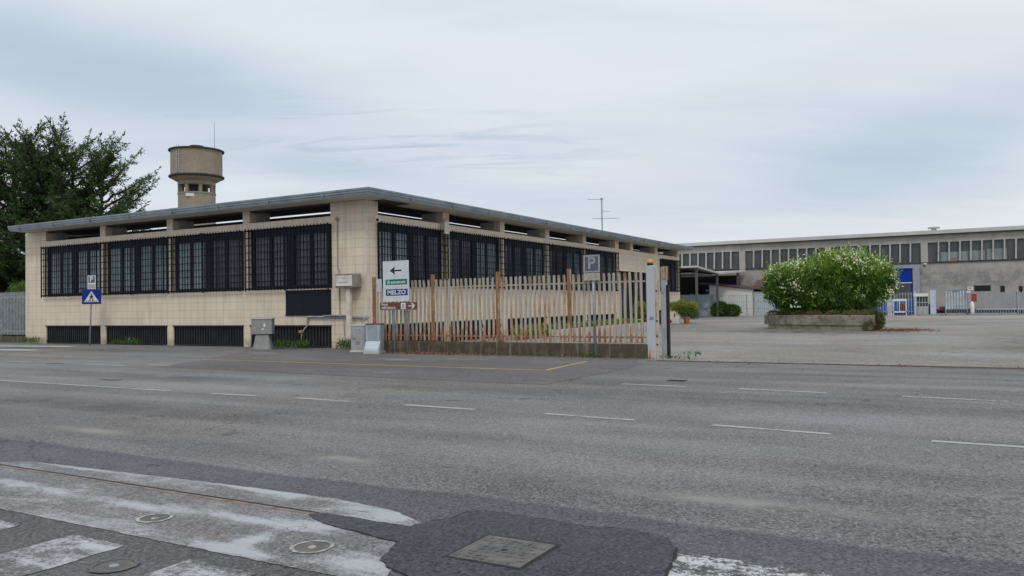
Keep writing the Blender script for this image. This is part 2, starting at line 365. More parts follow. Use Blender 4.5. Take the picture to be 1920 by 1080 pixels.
MT['dark'] = mat_asph('parking_asphalt', (.134, .129, .132), .6, st=([(-3.2, 2.0, .3, .7, .9), (-4.6, -5.0, .3, .8, .6), (-3.9, -6.8, .25, .7, .6)], (.30, .29, .28)))
MT['patch'] = mat_asph('fresh_bitumen_patch', (.058, .060, .068), .75, 0)
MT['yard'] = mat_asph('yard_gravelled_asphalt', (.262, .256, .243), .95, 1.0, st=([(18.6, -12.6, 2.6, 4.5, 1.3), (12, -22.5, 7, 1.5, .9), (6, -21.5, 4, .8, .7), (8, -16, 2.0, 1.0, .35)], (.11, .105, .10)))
MT['yardL'] = mat_asph('yard_pale_strip', (.33, .315, .29), .4, 0)
MT['paint'] = mat_paint('faded_white_line', (.44, .44, .435), .575)
MT['paintF'] = mat_paint('ghost_white_line', (.36, .36, .36), .42, under=(.138, .134, .136))
MT['paintW'] = mat_paint('fresh_white_line', (.70, .70, .69), .74)
MT['yel'] = mat_paint('worn_yellow_line', (.50, .38, .12), .64, under=(.138, .134, .136))
MT['bar'] = mat_paint('crossing_bar_paint', (.50, .52, .54), .50, .12, (.10, .10, .105))
def edge_boost(nt, P):
    sp = N(nt, 'ShaderNodeSeparateXYZ'); nt.links.new(P, sp.inputs[0]); tot = None
    for x0, y0, sx, sy, a in ((-18.96, -12.0, .06, 1.0, .26), (-18.88, -14.6, .06, 1.3, .30), (-19.0, -16.0, .09, .45, .30), (-19.68, -12.3, .09, .7, .22), (-19.71, -13.9, .08, .7, .24), (-19.62, -15.2, .07, .45, .30), (-20.0, -15.55, .28, .09, .30), (-20.22, -15.7, .08, .4, .26), (-20.30, -13.6, .10, .9, .16), (-19.5, -15.75, .12, .25, .26), (-20.05, -16.6, .12, .3, .22), (-20.4, -12.2, .1, 1.2, .1),
                              (-19.30, -13.2, .14, 1.6, -.10), (-19.88, -14.85, .13, .45, -.20), (-19.62, -16.2, .12, .25, -.12), (-19.97, -16.05, .2, .2, -.16)):
        dx = math_(nt, 'DIVIDE', math_(nt, 'SUBTRACT', sp.outputs[0], x0), sx); dy = math_(nt, 'DIVIDE', math_(nt, 'SUBTRACT', sp.outputs[1], y0), sy)
        g = math_(nt, 'MULTIPLY', math_(nt, 'EXPONENT', math_(nt, 'MULTIPLY', math_(nt, 'ADD', math_(nt, 'MULTIPLY', dx, dx), math_(nt, 'MULTIPLY', dy, dy)), -1.0)), a)
        tot = g if tot is None else math_(nt, 'ADD', tot, g)
    return math_(nt, 'SUBTRACT', math_(nt, 'MULTIPLY', tot, .8), .085)
MT['band'] = mat_paint('worn_crossing_band_paint', (.45, .47, .49), .50, .14, (.145, .145, .15), 3.0, extra=edge_boost)
MT['barR'] = mat_paint('speckled_white_paint', (.56, .58, .59), .475, .045, (.075, .075, .078), 11.0)
MT['tile'] = mat_tile()
MT['trim'] = plain('pale_plaster_trim', (.66, .60, .51), .6, c2=(.55, .49, .41))
MT['conc'] = mat_conc('grey_concrete', (.36, .34, .31), (.26, .245, .225))
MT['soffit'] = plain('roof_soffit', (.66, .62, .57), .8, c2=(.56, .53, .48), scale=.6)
MT['softdk'] = plain('shade_painted_soffit', (.07, .065, .06), .9)  # near-black colour paints the shade behind the roof openings
MT['finc'] = plain('pale_concrete', (.58, .55, .51), .8, c2=(.48, .46, .42), scale=1.5)
MT['fascia'] = plain('blue_grey_sheet_metal', (.24, .29, .325), .45, .2, (.18, .22, .25), 1.2)
MT['black'] = plain('black_painted_steel', (.007, .009, .016), .6, c2=(.010, .012, .02), spec=.2)
MT['frame'] = plain('navy_window_frame', (.008, .012, .024), .5, c2=(.012, .016, .03), spec=.25)
MT['bars'] = plain('grille_steel', (.005, .007, .012), .6, c2=(.009, .011, .017), spec=.15)
MT['void'] = plain('dark_interior', (.012, .012, .013), .9)
MT['glassL'] = mat_glass('glass_before_pale_blind', (.20, .275, .31), .12, (.11, .16, .19))  # office panes: tone patches stand in for reflections, painted into the colour
MT['glassD'] = mat_glass('glass_before_dark_room', (.065, .07, .10), .2, (.035, .04, .06))
MT['ribs'] = plain('dark_corrugated_sheet', (.016, .019, .024), .55, c2=(.028, .03, .033))
MT['rustpale'] = mat_rust('rusting_pale_paint', (.37, .355, .32), .43, (.45, 1.1, .10))
MT['rustpost'] = mat_rust('rusting_post_paint', (.46, .40, .32), .555)
MT['plinth'] = mat_conc('mossy_fence_plinth', (.135, .108, .07), (.06, .048, .03), (.055, .048, .022), 3.0)
MT['galv'] = plain('galvanised_steel', (.33, .36, .39), .5, .3, (.24, .26, .28), 4)
MT['galvp'] = plain('greyed_steel_paint', (.40, .43, .46), .6, c2=(.30, .32, .34), scale=2)
MT['gatepost'] = plain('pale_painted_steel', (.56, .61, .66), .5, .1, (.42, .44, .46), 1.5)
MT['cabgrey'] = plain('grey_polyester_cabinet', (.36, .37, .375), .6, c2=(.29, .30, .30))
MT['cabblue'] = plain('blue_grey_steel_sheet', (.30, .34, .385), .5, c2=(.25, .28, .32))
MT['cabpale'] = plain('pale_blue_steel_sheet', (.50, .56, .63), .5, c2=(.40, .45, .5))
MT['cabconc'] = mat_conc('old_concrete_cabinet', (.33, .335, .32), (.24, .245, .235))
MT['fin2x'] = plain('dark_gap', (.12, .12, .13), .8)
MT['red'] = plain('red_plastic', (.36, .03, .035), .5)
MT['orange'] = plain('orange_lens', (.85, .30, .02), .3)
MT['white'] = plain('white_enamel', (.70, .71, .70), .4, c2=(.62, .63, .62))
MT['signwhite'] = plain('sign_white', (.62, .66, .67), .4, c2=(.56, .60, .61))
MT['blue'] = plain('sign_blue', (.001, .025, .22), .5, c2=(.001, .02, .18), spec=.25)
MT['bluedk'] = plain('faded_sign_blue', (.07, .085, .13), .5, c2=(.10, .10, .13))
MT['green'] = plain('sign_green', (.0, .17, .115), .35, c2=(.0, .14, .10))
MT['brown'] = plain('sign_brown', (.16, .045, .025), .4, c2=(.13, .04, .022))
MT['ink'] = plain('black_print', (.008, .008, .009), .5)
MT['inkgrey'] = plain('faded_print', (.35, .34, .30), .6)
MT['signgrey'] = plain('weathered_sign_face', (.33, .33, .34), .6, c2=(.25, .25, .25), scale=9)
MT['signbeige'] = plain('dirty_sign_face', (.42, .40, .35), .6, c2=(.30, .28, .24), scale=9)
MT['tower'] = mat_conc('water_tower_concrete', (.37, .31, .235), (.27, .225, .165), None, .5)
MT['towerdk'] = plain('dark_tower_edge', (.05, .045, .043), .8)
MT['wh'] = mat_render()
MT['whpil'] = mat_conc('warehouse_concrete_frame', (.44, .42, .39), (.34, .325, .30), None, .4)
MT['whroof'] = plain('pale_roof_sheet', (.52, .515, .49), .6, c2=(.46, .455, .43), scale=.6)
MT['whbrown'] = plain('brown_roof_edge', (.10, .07, .06), .7)
MT['fin'] = plain('pale_concrete_fin', (.46, .45, .44), .8)
MT['fin2'] = plain('dark_grey_post', (.10, .10, .11), .7)
MT['canopy_under'] = plain('canopy_sheet', (.22, .215, .21), .7)
MT['whglass'] = mat_glass('dirty_dark_glazing', (.05, .055, .058), .35, (.075, .085, .08))
MT['whpale'] = mat_glass('pale_stored_panels', (.26, .31, .31), .4, (.19, .235, .24))
MT['ply'] = plain('plywood', (.35, .2, .11), .8)
MT['doorblue'] = plain('blue_roller_door', (.001, .035, .30), .6, c2=(.002, .03, .24), spec=.2)
MT['shed'] = plain('white_shed_panels', (.74, .74, .69), .6, c2=(.68, .68, .64), scale=.5)
MT['shedroof'] = plain('brown_sheet_roof', (.16, .09, .08), .7, c2=(.11, .07, .065))
MT['plblue'] = plain('faded_blue_gate_sheet', (.42, .50, .57), .6, c2=(.32, .39, .45), scale=1.2)
MT['terra'] = plain('terracotta', (.42, .13, .07), .7)
MT['bark'] = plain('bark', (.032, .027, .022), .95, c2=(.018, .015, .013), scale=3, bmp=.6, bscale=12)
MT['soil'] = plain('soil', (.09, .06, .035), .95)
MT['planter'] = mat_conc('weathered_planter_concrete', (.40, .36, .29), (.24, .215, .165), (.12, .11, .075), 1.8)
MT['iron'] = plain('cast_iron', (.105, .10, .098), .6, .3, (.17, .155, .14), 7, bmp=.8, bscale=30)
MT['ironpale'] = plain('worn_manhole_rim', (.42, .40, .37), .8, c2=(.20, .19, .18), scale=14)
MT['rustline'] = plain('rusty_joint', (.17, .12, .095), .85, c2=(.09, .075, .065), scale=3)
MT['jointline'] = plain('pale_rusty_joint', (.27, .21, .175), .85, c2=(.15, .115, .095), scale=7)
MT['gap'] = plain('joint_gap', (.02, .019, .018), .9)
MT['cedar'] = mat_leaf('cedar_needles', [(.022, .044, .016), (.050, .092, .030), (.09, .16, .048), (.14, .22, .07)], .3)
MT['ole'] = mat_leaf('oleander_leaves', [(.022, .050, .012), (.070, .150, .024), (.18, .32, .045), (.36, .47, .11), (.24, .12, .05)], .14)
MT['flower'] = plain('white_petals', (.74, .78, .58), .7, c2=(.58, .66, .34), scale=2.5)
MT['weed'] = mat_leaf('weed_leaves', [(.05, .10, .02), (.09, .17, .03), (.15, .24, .06)], .3)
MT['yellowplant'] = mat_leaf('yellow_green_leaves', [(.06, .10, .03), (.16, .22, .04), (.38, .40, .05), (.22, .30, .12)], .3)
MT['dryleaf'] = plain('dry_leaves', (.26, .13, .07), .9, c2=(.17, .08, .05), scale=11)
MT['pinkblock'] = plain('pale_pinkish_block', (.52, .45, .42), .8, c2=(.42, .36, .33), scale=2)
MT['roofred'] = plain('red_roof_tiles', (.36, .08, .05), .8)

# ------------------------------------------------------------------ ground
def struct(name, mb, mat):
    return tag(mb.build(name, mat), kind='structure')
struct('ground', MB().sheet([(-400, -900), (1500, -900), (1500, 900), (-400, 900)], 0), MT['road'])
struct('parking_surface', MB().sheet([(-1.0, 4.6), (-3.2, 3.5), (-6.1, 1.6), (-9.1, 0), (-9.3, -4), (-9.75, -9), (-9.8, -12.6), (-6.9, -12.7), (-4.1, -12.6), (-2.9, -11.9), (-.9, -11.9), (-.9, 4.5)], .004), MT['dark'])
struct('yard', MB().sheet([(-2.88, -12.2), (-2.86, -16.2), (-2.97, -21), (-3.1, -60), (500, -60), (500, 60), (39.2, 60), (39.2, -.02), (-.9, -.02), (-.9, -12.2)], .008), MT['yard'])
struct('yard_track', MB().sheet([(47, -16.5), (59.8, -12.8), (59.8, -60), (44, -60), (46, -23.7)], .012), MT['yardL'])
struct('kerb_strip', MB().box(-2.97, -2.88, -60, -12.55, -.05, .025), MT['rustline'])
def sheet_obj(name, pts, mat, z=.004): return struct(name, MB().sheet(pts, z), mat)
def dash(name, a, b, w, mat, z=.004):
    a = Vector(a); b = Vector(b); d = (b - a).normalized(); n = Vector((-d.y, d.x)) * w / 2
    return struct(name, MB().sheet([tuple(a - n), tuple(b - n), tuple(b + n), tuple(a + n)], z), mat)
for a, b in (((-13.36, 3.0), (-13.46, -6.18)), ((-13.49, -7.37), (-13.43, -8.49)), ((-13.40, -9.5), (-13.46, -10.76)), ((-13.46, -11.91), (-13.52, -13.3)),
             ((-13.52, -14.52), (-13.61, -15.93)), ((-13.62, -17.0), (-13.77, -18.45)), ((-13.82, -19.52), (-13.86, -21.0))):
    dash('lane_marking', a, b, .12, MT['paint'])
for a, b in (((-9.12, 7.6), (-9.15, 6.1)), ((-9.15, 3.4), (-9.15, 1.4)), ((-8.7, 1.0), (-8.76, -.05))):
    dash('lane_marking', a, b, .14, MT['paint'], .008 if a[1] < 1.2 else .004)
for a, b in (((-8.6, -4.5), (-8.6, -8.9)),)[:1] + (((-8.84, -11.3), (-8.84, -12.7)),):
    dash('lane_marking', a, b, .12, MT['paintF'], .008)
for a, b in ( ((-9.09, -13.95), (-9.14, -15.26)), ((-9.16, -16.26), (-9.31, -17.79)), ((-9.37, -18.95), (-9.54, -20.42))):
    dash('lane_marking', a, b, .13, MT['paint'], .004)
dash('parking_line', (-6.47, 1.44), (-6.75, -11.0), .12, MT['yel'], .008)
dash('parking_line', (-6.75, -11.06), (-3.7, -10.79), .12, MT['yel'], .008)
dash('parking_line', (-6.9, 12.0), (-1.7, 14.6), .16, MT['yel'])
dash('parking_line', (-2.9, 20.5), (-1.15, 15.2), .14, MT['yel'])
dash('parking_line', (-6.6, 5.0), (-6.75, 12.6), .12, MT['yel'])
for a, b in (((-2.75, 21.5), (-2.0, 15.5)), ((-4.9, 17.3), (-4.5, 14.0))):
    dash('crossing_stripe', a, b, .55, MT['paintW'], .008)
def rough_poly(pts, n=6, amp=.02, seed=1):
    rr = random.Random(seed); out = []
    for i in range(len(pts)):
        a = Vector(pts[i]); b = Vector(pts[(i + 1) % len(pts)]); k = max(1, int((b - a).length / .07))
        for j in range(k):
            p = a.lerp(b, j / k); out.append((p.x + rr.uniform(-amp, amp), p.y + rr.uniform(-amp, amp)))
    return out
# wide worn band, zebra bars, joint, patch and covers in the foreground
sheet_obj('crossing_band', rough_poly([(-19.0, -11.1), (-18.92, -12.6), (-18.84, -14.4), (-18.83, -15.3), (-18.93, -15.95), (-19.2, -16.5), (-20.30, -16.9), (-20.3, -9.0), (-19.3, -9.2), (-19.14, -11.0)], amp=.008, seed=9), MT['band'])
for y0, y1, x0, x1 in ((-13.66, -13.08, -20.5, -22.6), (-14.87, -14.28, -20.48, -22.6), (-16.12, -15.52, -20.48, -22.4)):
    sheet_obj('crossing_bar', rough_poly([(x0, y0), (x0, y1), (x1, y1), (x1, y0)], amp=.014, seed=int(-y0)), MT['bar'])
sheet_obj('crossing_bar', [(-18.95, -18.1), (-18.97, -21.5), (-20.1, -21.5), (-20.1, -18.2)], MT['barR'])
rnd = random.Random(3)
PT = [(-19.32, -15.45), (-19.25, -15.57), (-19.26, -16.34), (-19.05, -16.41), (-18.94, -16.49), (-18.73, -16.5), (-18.62, -16.59), (-18.65, -16.94), (-18.68, -17.5), (-18.62, -17.81), (-18.7, -18.08), (-18.9, -18.2), (-19.1, -18.26), (-19.42, -18.31), (-20.3, -18.45), (-21.0, -18.2), (-21.0, -17.3), (-20.5, -17.2), (-20.1, -16.97), (-20.04, -16.77), (-19.95, -16.63), (-19.6, -16.5), (-19.53, -16.09), (-19.49, -15.79), (-19.36, -15.49)]
struct('asphalt_patch_edge', MB().sheet([(-19.78 + (x + 19.78) * 1.012, -17.1 + (y + 17.1) * 1.012) for x, y in rough_poly(PT, amp=.014, seed=5)], .009), MT['gap'])
o = struct('asphalt_patch', MB().prism(rough_poly(PT, amp=.012), -.01, .012), MT['patch'])
j = struct('road_joint', MB().box(-19.31, -19.27, -15.47, -2.0, -.02, .008), MT['jointline'])
struct('road_joint_gap', MB().box(-19.267, -19.232, -15.46, -2.0, -.02, .0065), MT['gap'])
# square inspection cover in the patch
t = thing('manhole_cover', (-19.46, -17.25, .012), 'square cast iron cover set in the black asphalt patch', 'manhole cover')
MB().box(-19.735, -19.175, -17.53, -16.965, -.02, .0135).build('rim', MT['gap'], t)
mb = MB().box(-19.715, -19.215, -17.505, -16.99, -.02, .020)
for i in range(8):
    for k in range(8):
        if rnd.random() < .3: continue
        x = -19.69 + i * .058 + rnd.uniform(-.012, .012); y = -17.475 + k * .06 + rnd.uniform(-.012, .012)
        if abs(x + 19.46) < .05 and abs(y + 17.25) < .06: continue
        mb.box(x, x + rnd.uniform(.015, .035), y, y + rnd.uniform(.015, .04), .021, .0235)
mb.build('plate', MT['iron'], t, bevel=.002)
MB().box(-19.48, -19.44, -17.27, -17.235, .0205, .022).build('keyhole', MT['gap'], t)
for (x, y, r, lab, rim) in ((-19.93, -14.43, .135, 'small round manhole in the worn white band, left of the two with pale rims', 'ironpale'), (-19.94, -16.05, .145, 'small round manhole with pale rim nearest the black patch', 'ironpale'), (-20.79, -15.2, .145, 'dark round manhole between two white crossing bars', 'iron')):
    t = thing('manhole_cover', (x, y, .005), lab, 'manhole cover')
    mb = MB(); n = 40
    for q in range(n):
        if rim == 'ironpale' and q == 5: continue
        a0, a1 = 2 * math.pi * q / n, 2 * math.pi * (q + 1) / n
        rr = [rnd.uniform(-.006, .006) for _ in range(2)]
        mb.add([(x + (r - .028) * math.cos(a0), y + (r - .028) * math.sin(a0), .0095), (x + (r + rr[0]) * math.cos(a0), y + (r + rr[0]) * math.sin(a0), .0095), (x + (r + rr[0]) * math.cos(a1), y + (r + rr[0]) * math.sin(a1), .0095), (x + (r - .028) * math.cos(a1), y + (r - .028) * math.sin(a1), .0095)], [(0, 1, 2, 3)])
    mb.build('rim', MT[rim], t)
    MB().lathe((x, y, .002), [(r - .03, 0), (r - .03, .005)], 32).build('plate', MT['iron'], t)
    MB().lathe((x, y, .007), [(.03, 0), (.026, .003)], 16).build('keyhole', MT[rim] if rim == 'ironpale' else MT['galv'], t)
for (a, b, c, d) in ((-8.25, -7.95, -14.95, -14.53), (-12.36, -12.24, -2.9, -2.2), (-9.2, -8.85, 4.15, 4.75)):
    pass
tag(origin_to(MB().box(-8.22, -7.98, -14.93, -14.58, -.02, .012).build('drain_cover', MT['gap']), (-8.1, -14.75, 0)), 'small dark drain cover in the road in front of the gate post', 'drain cover')
tag(origin_to(MB().box(-12.42, -12.24, -2.9, -2.3, -.02, .012).build('drain_cover', MT['iron']), (-12.3, -2.6, 0)), 'small flat iron cover in the middle of the left lane', 'drain cover')
tag(origin_to(MB().box(-9.45, -9.15, 4.4, 4.9, -.02, .012).build('drain_cover', MT['iron']), (-9.3, 4.6, 0)), 'small flat cover beside the far broken line at left', 'drain cover')

# ------------------------------------------------------------------ main building
B = thing('office_building', (0, 0, 0), 'low cream tiled office building with grilled windows and thin overhanging roof', 'building')
AY = [(1.80 + i * 4.896, 1.80 + i * 4.896 + 4.484) for i in range(4)]; LA = 22.8
BX = [(.72, 5.24), (5.69, 10.2), (10.65, 15.15), (15.6, 20.1), (20.55, 25.2)]; LB = 38.87
HX = BX + [(25.85, 28.0), (28.5, 33.0), (33.6, 38.3)]
T = .35
w = MB()
def wallA(y0, y1, z0, z1): w.box(0, T, y0, y1, z0, z1)
def wallB(x0, x1, z0, z1): w.box(x0, x1, 0, T, z0, z1)
wallA(T, AY[0][0], -.1, 5.72); wallA(AY[3][1], LA, -.1, 5.72)
for i in range(3): wallA(AY[i][1], AY[i + 1][0], -.1, 5.72)
for a, b in AY: wallA(a, b, .89, 2.37); wallA(a, b, 4.92, 5.20)
wallB(0, BX[0][0], -.1, 5.72)
for i in range(4): wallB(BX[i][1], BX[i + 1][0], -.1, 5.72)
for a, b in BX: wallB(a, b, .89, 2.40); wallB(a, b, 4.92, 5.20)
wallB(BX[4][1], 25.85, -.1, 5.72)
wallB(25.85, 33.6, 3.75, 5.20); wallB(28.0, 28.5, 5.2, 5.72); wallB(33.0, 33.6, 5.2, 5.72)
wallB(33.05, 33.6, -.1, 3.75); wallB(33.6, 34.1, -.1, 5.2); wallB(38.3, LB, -.1, 5.72)
wallB(34.1, 38.3, -.1, 2.44); wallB(34.1, 38.3, 4.90, 5.20)
w.box(0 + T, LB, LA - T, LA, -.1, 5.2); w.box(LB - T, LB, T, LA - T, -.1, 5.2)
w.build('tiled_wall', MT['tile'], B)
MB().box(-.03, .05, -.03, .05, 0, 5.722).build('corner_trim', MT['trim'], B)
# recess fins, parapet upstand, flat roof
for a, b in [(AY[i][1], AY[i + 1][0]) for i in range(3)] + [(AY[3][1], AY[3][1] + .4), (AY[0][0] - .4, AY[0][0])]: MB().box(T, 1.15, a + .003, b - .003, 5.22, 5.715).build('roof_fin', MT['finc'], B)
for a, b in [(BX[i][1], BX[i + 1][0]) for i in range(4)] + [(25.2, 25.85), (28.0, 28.5), (33.0, 33.6), (38.3, 38.7)]: MB().box(a + .003, b - .003, T, 1.15, 5.22, 5.715).build('roof_fin', MT['finc'], B)
m_ = MB(); m_.box(1.2, 1.35, 1.2, LA - .2, 5.22, 5.50); m_.box(1.35, LB - .2, 1.2, 1.35, 5.22, 5.50)
for a, b in AY: m_.box(.05, T + .02, a, b, 5.655, 5.715)
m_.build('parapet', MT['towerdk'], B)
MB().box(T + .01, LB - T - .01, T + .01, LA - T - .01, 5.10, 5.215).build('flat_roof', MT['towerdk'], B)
RX0, RX1, RY0, RY1 = -1.0, 39.3, -.95, 22.5
rw = 2.35
m_ = MB(); m_.box(RX0 + .06, RX0 + .06 + 3.2, RY0 + .06, RY1 - .06, 5.73, 5.90); m_.box(RX0 + 3.26, RX1 - .06, RY0 + .06, RY0 + 3.1, 5.73, 5.90)
m_.box(RX0 + 3.26, RX1 - .06, RY1 - 3.1, RY1 - .06, 5.73, 5.90); m_.box(RX1 - 3.2, RX1 - .06, RY0 + 3.1, RY1 - 3.1, 5.73, 5.90)
m_.build('roof_deck', MT['soffit'], B)
m_ = MB(); m_.box(T + .02, 2.2, RY0 + .4, RY1 - .3, 5.722, 5.729); m_.box(2.2, RX1 - .3, T + .02, 2.2, 5.722, 5.729); m_.build('inner_soffit', MT['softdk'], B)  # thin dark sheet carrying painted shade under the inner roof
m_ = MB()
for z0, z1, d in ((5.76, 5.84, .0), (5.84, 5.93, -.04), (5.93, 6.0, -.07)):
    m_.box(RX0 + d, RX0 + .058, RY0 + d, RY1 + .0, z0, z1); m_.box(RX0 + .058, RX1, RY0 + d, RY0 + .058, z0, z1)
m_.box(RX0 + .06, RX1, RY0 + .06, RY0 + 3.0, 5.905, 5.96); m_.box(RX0 + .06, RX0 + 3.1, RY0 + 3.0, RY1, 5.905, 5.96)
m_.box(RX0 + .06, RX1, RY1 - .056, RY1, 5.76, 5.90); m_.box(RX1 - .056, RX1, RY0 + .06, RY1 - .06, 5.76, 5.90)
for k in range(8): m_.box(RX0 - .076, RX0 - .0, 1.2 + k * 2.9, 1.225 + k * 2.9, 5.755, 6.004)
for k in range(13): m_.box(1.6 + k * 2.95, 1.625 + k * 2.95, RY0 - .076, RY0, 5.755, 6.004)
m_.build('roof_fascia', MT['fascia'], B)
# windows + grilles: local frame (u along wall, n outwards)
def wm(side, u, n, z): return (-n, u, z) if side == 'A' else (u, -n, z)
def wbox(mb, side, u0, u1, n0, n1, z0, z1):
    a = wm(side, u0, n0, z0); b = wm(side, u1, n1, z1); mb.box(a[0], b[0], a[1], b[1], a[2], b[2])
FR = ((.05, .235), (.275, .455), (.555, .735), (.775, .96))
def window(side, u0, u1, z0, z1, light):
    L = u1 - u0; f = MB(); pn = MB()
    us = [0.0]
    zt, zb = z1 - .32, z0 + .16
    prev = u0
    for a, b in FR:
        wbox(f, side, prev, u0 + a * L, -.20, -.12, zb, zt); prev = u0 + b * L
    wbox(f, side, prev, u1, -.20, -.12, zb, zt); wbox(f, side, u0, u1, -.20, -.12, zt, z1); wbox(f, side, u0, u1, -.20, -.12, z0, zb)
    fo = f.build('window', MT['frame'], B)
    for k, (a, b) in enumerate(FR):
        pn.mi = 0 if light[k] else 1
        wbox(pn, side, u0 + a * L, u0 + b * L, -.19, -.165, zb, zt)
    pn.build('pane', [MT['glassL'], MT['glassD']], fo)
    return fo
def grille(side, u0, u1, z0, z1):
    g = MB(); L = u1 - u0; n0, n1 = .185, .21
    nb = int(round(L / .187))
    for i in range(nb + 1):
        u = u0 + .015 + (L - .03) * i / nb; wbox(g, side, u - .014, u + .014, n0, n1, z0 - .03, z1 + .04)
    for i in range(9):
        z = z0 + .05 + (z1 - z0 - .1) * i / 8; h = .035 if i in (0, 8) else .017
        wbox(g, side, u0, u1, n0 - .022, n0 - .002, z - h, z + h)
    for u in (u0 + .02, u1 - .02, (u0 + u1) / 2):
        wbox(g, side, u - .03, u + .03, n1 + .001, n1 + .026, z0 - .05, z1 + .02)
    for u in (u0 + .02, u1 - .02):
        wbox(g, side, u - .02, u + .02, .003, .03, z0, z1)
        for i in range(9):
            z = z0 + .06 + (z1 - z0 - .12) * i / 8; wbox(g, side, u - .012, u + .012, .031, n0 - .024, z - .012, z + .012)
    g.build('window_grille', MT['bars'], B)
LIGHTA = [(0, 0, 0, 0), (0, 0, 1, 1), (1, 1, 1, 1), (1, 1, 1, 1)]
LIGHTB = [(1, 1, 0, 0), (0, 0, 1, 1), (0, 0, 1, 1), (0, 0, 1, 1), (0, 0, 1, 1)]
for i, (a, b) in enumerate(AY):
    window('A', a, b, 2.373, 4.917, LIGHTA[i] if i != 1 else (0, 0, 1, 1)); grille('A', a - .06, b + .06, 2.37, 4.90)
for i, (a, b) in enumerate(BX):
    window('B', a, b, 2.403, 4.917, LIGHTB[i]); grille('B', a - .06, b + .06, 2.39, 4.90)
window('B', 34.1, 38.3, 2.443, 4.897, (0, 0, 0, 0)); grille('B', 34.05, 38.4, 2.43, 4.88)
# basement vents
def vent(side, a, b):
    g = MB(); wbox(g, side, a, b, -.16, -.12, .03, .887)
    n = int((b - a) / .16)
    for i in range(n + 1):
        u = a + .02 + (b - a - .04) * i / n; wbox(g, side, u - .018, u + .018, -.12, -.05, .06, .86)
    wbox(g, side, a - .03, b + .03, .003, .035, .86, .91)
    wbox(g, side, a, b, -.11, -.03, .03, .06)
    g.build('basement_grille', MT['ribs'], B)
for a, b in AY: vent('A', a + .003, b - .003)
for a, b in BX: vent('B', a + .003, b - .003)
m_ = MB(); m_.box(-.03, -.003, 1.80, 4.22, 1.32, 2.32); m_.box(-.05, -.031, 1.78, 4.24, 1.29, 1.345); m_.build('blanking_panel', MT['black'], B)
MB().box(25.853, 33.045, .30, .34, 0.01, 3.745).build('entrance_recess', MT['void'], B)
for x in (26.6, 28.9, 31.2): MB().box(x, x + .12, .2, .29, .01, 3.74).build('door_jamb', MT['frame'], B)
# rainwater pipe, conduit, gas pipe (parts fixed to the wall)
m_ = MB(); m_.tube([(5.47, -.09, 5.05), (5.47, -.09, .1)], .055, 8); m_.tube([(5.47, .35, 5.5), (5.46, -.1, 5.42), (5.2, -.1, 5.3)], .05, 8); m_.box(5.0, 5.36, -.24, -.02, 4.75, 5.28); m_.build('rainwater_pipe', MT['trim'], B)
m_ = MB(); m_.tube([(-.04, 1.42, 5.0), (-.04, 1.42, 3.1)], .017, 6); m_.tube([(-.04, 1.36, 3.1), (-.04, 1.33, 1.3)], .022, 6); m_.lathe((-.07, 1.42, 5.0), [(.03, 0), (.06, .03), (.06, .1), (.02, .13)], 10); m_.build('conduit', MT['conc'], B)
m_ = MB(); m_.tube([(-.07, 3.0, 1.05), (-.07, 3.0, 1.2), (-.07, 2.9, 1.24), (-.07, .1, 1.2), (-.07, -.12, 1.19), (-.9, -.6, 1.17)], .045, 8); m_.box(-.16, -.03, .9, 2.1, 1.27, 1.31); m_.build('wall_pipe', MT['galv'], B)
m_ = MB(); m_.tube([(-.12, 1.06, 1.18), (-.12, 1.05, .9), (-.14, 1.0, .45), (-.6, .6, .38), (-1.4, -.3, .42)], .022, 6); m_.build('cable', MT['cabconc'], B)
t = thing('gas_riser', (-.32, 3.06, 0), 'thin gas pipe with a yellow valve standing before the last basement grille', 'gas pipe')
MB().tube([(-.32, 3.12, 0), (-.30, 3.08, .62), (-.22, 3.0, .78), (-.07, 3.0, .9), (-.07, 3.0, 1.05)], .03, 8).build('pipe', MT['cabconc'], t, True)
MB().obox((-.33, 3.11, .66), (1, 0, 0), (0, 1, 0), (0, 0, 1), .1, .14, .1).build('valve', plain('yellow_valve', (.5, .28, .05)), t, bevel=.01)
def camera_box(loc, ax, label, s=1.0):
    t = thing('security_camera', loc, label, 'security camera'); x, y, z = loc; a = Vector(ax).normalized()
    MB().tube([(x, y, z), Vector(loc) + a * .22 * s], .055 * s, 10).build('housing', MT['white'], t, True)
    MB().tube([(x, y, z - .05 * s), (x, y, z - .14 * s)], .05 * s, 10).build('lens_dome', MT['ink'], t, True)
camera_box((.42, -.22, 5.05), (-.8, -.1, 0), 'white security camera on the cream wall at the building corner')
camera_box((-.12, 13.3, 4.98), (-.3, .5, -.1), 'small camera above the third window from the corner on the street side', .5)
camera_box((-.12, 9.2, 4.98), (-.3, .5, -.1), 'small camera above the second window from the corner on the street side', .55)
# meter box on a pole by the corner
t = thing('meter_box_post', (-.24, .70, 0), 'beige meter box on a thick pole against the tiled corner', 'meter box')
MB().box(-.31, -.15, .60, .79, 0, 2.34).build('post', MT['trim'], t, bevel=.02)
bx = MB().box(-.42, -.10, .18, 1.22, 2.34, 2.88).build('box', plain('weathered_beige_box', (.25, .225, .185), .7, c2=(.18, .16, .13)), t, bevel=.03)
MB().box(-.445, -.421, .36, 1.17, 2.42, 2.82).build('front_plate', plain('pale_front_plate', (.70, .67, .62), .6, c2=(.54, .5, .46)), bx)
m_ = MB(); m_.box(-.449, -.446, .55, 1.02, 2.535, 2.575); m_.box(-.449, -.446, .68, .86, 2.71, 2.73); m_.build('printed_lines', MT['inkgrey'], bx)

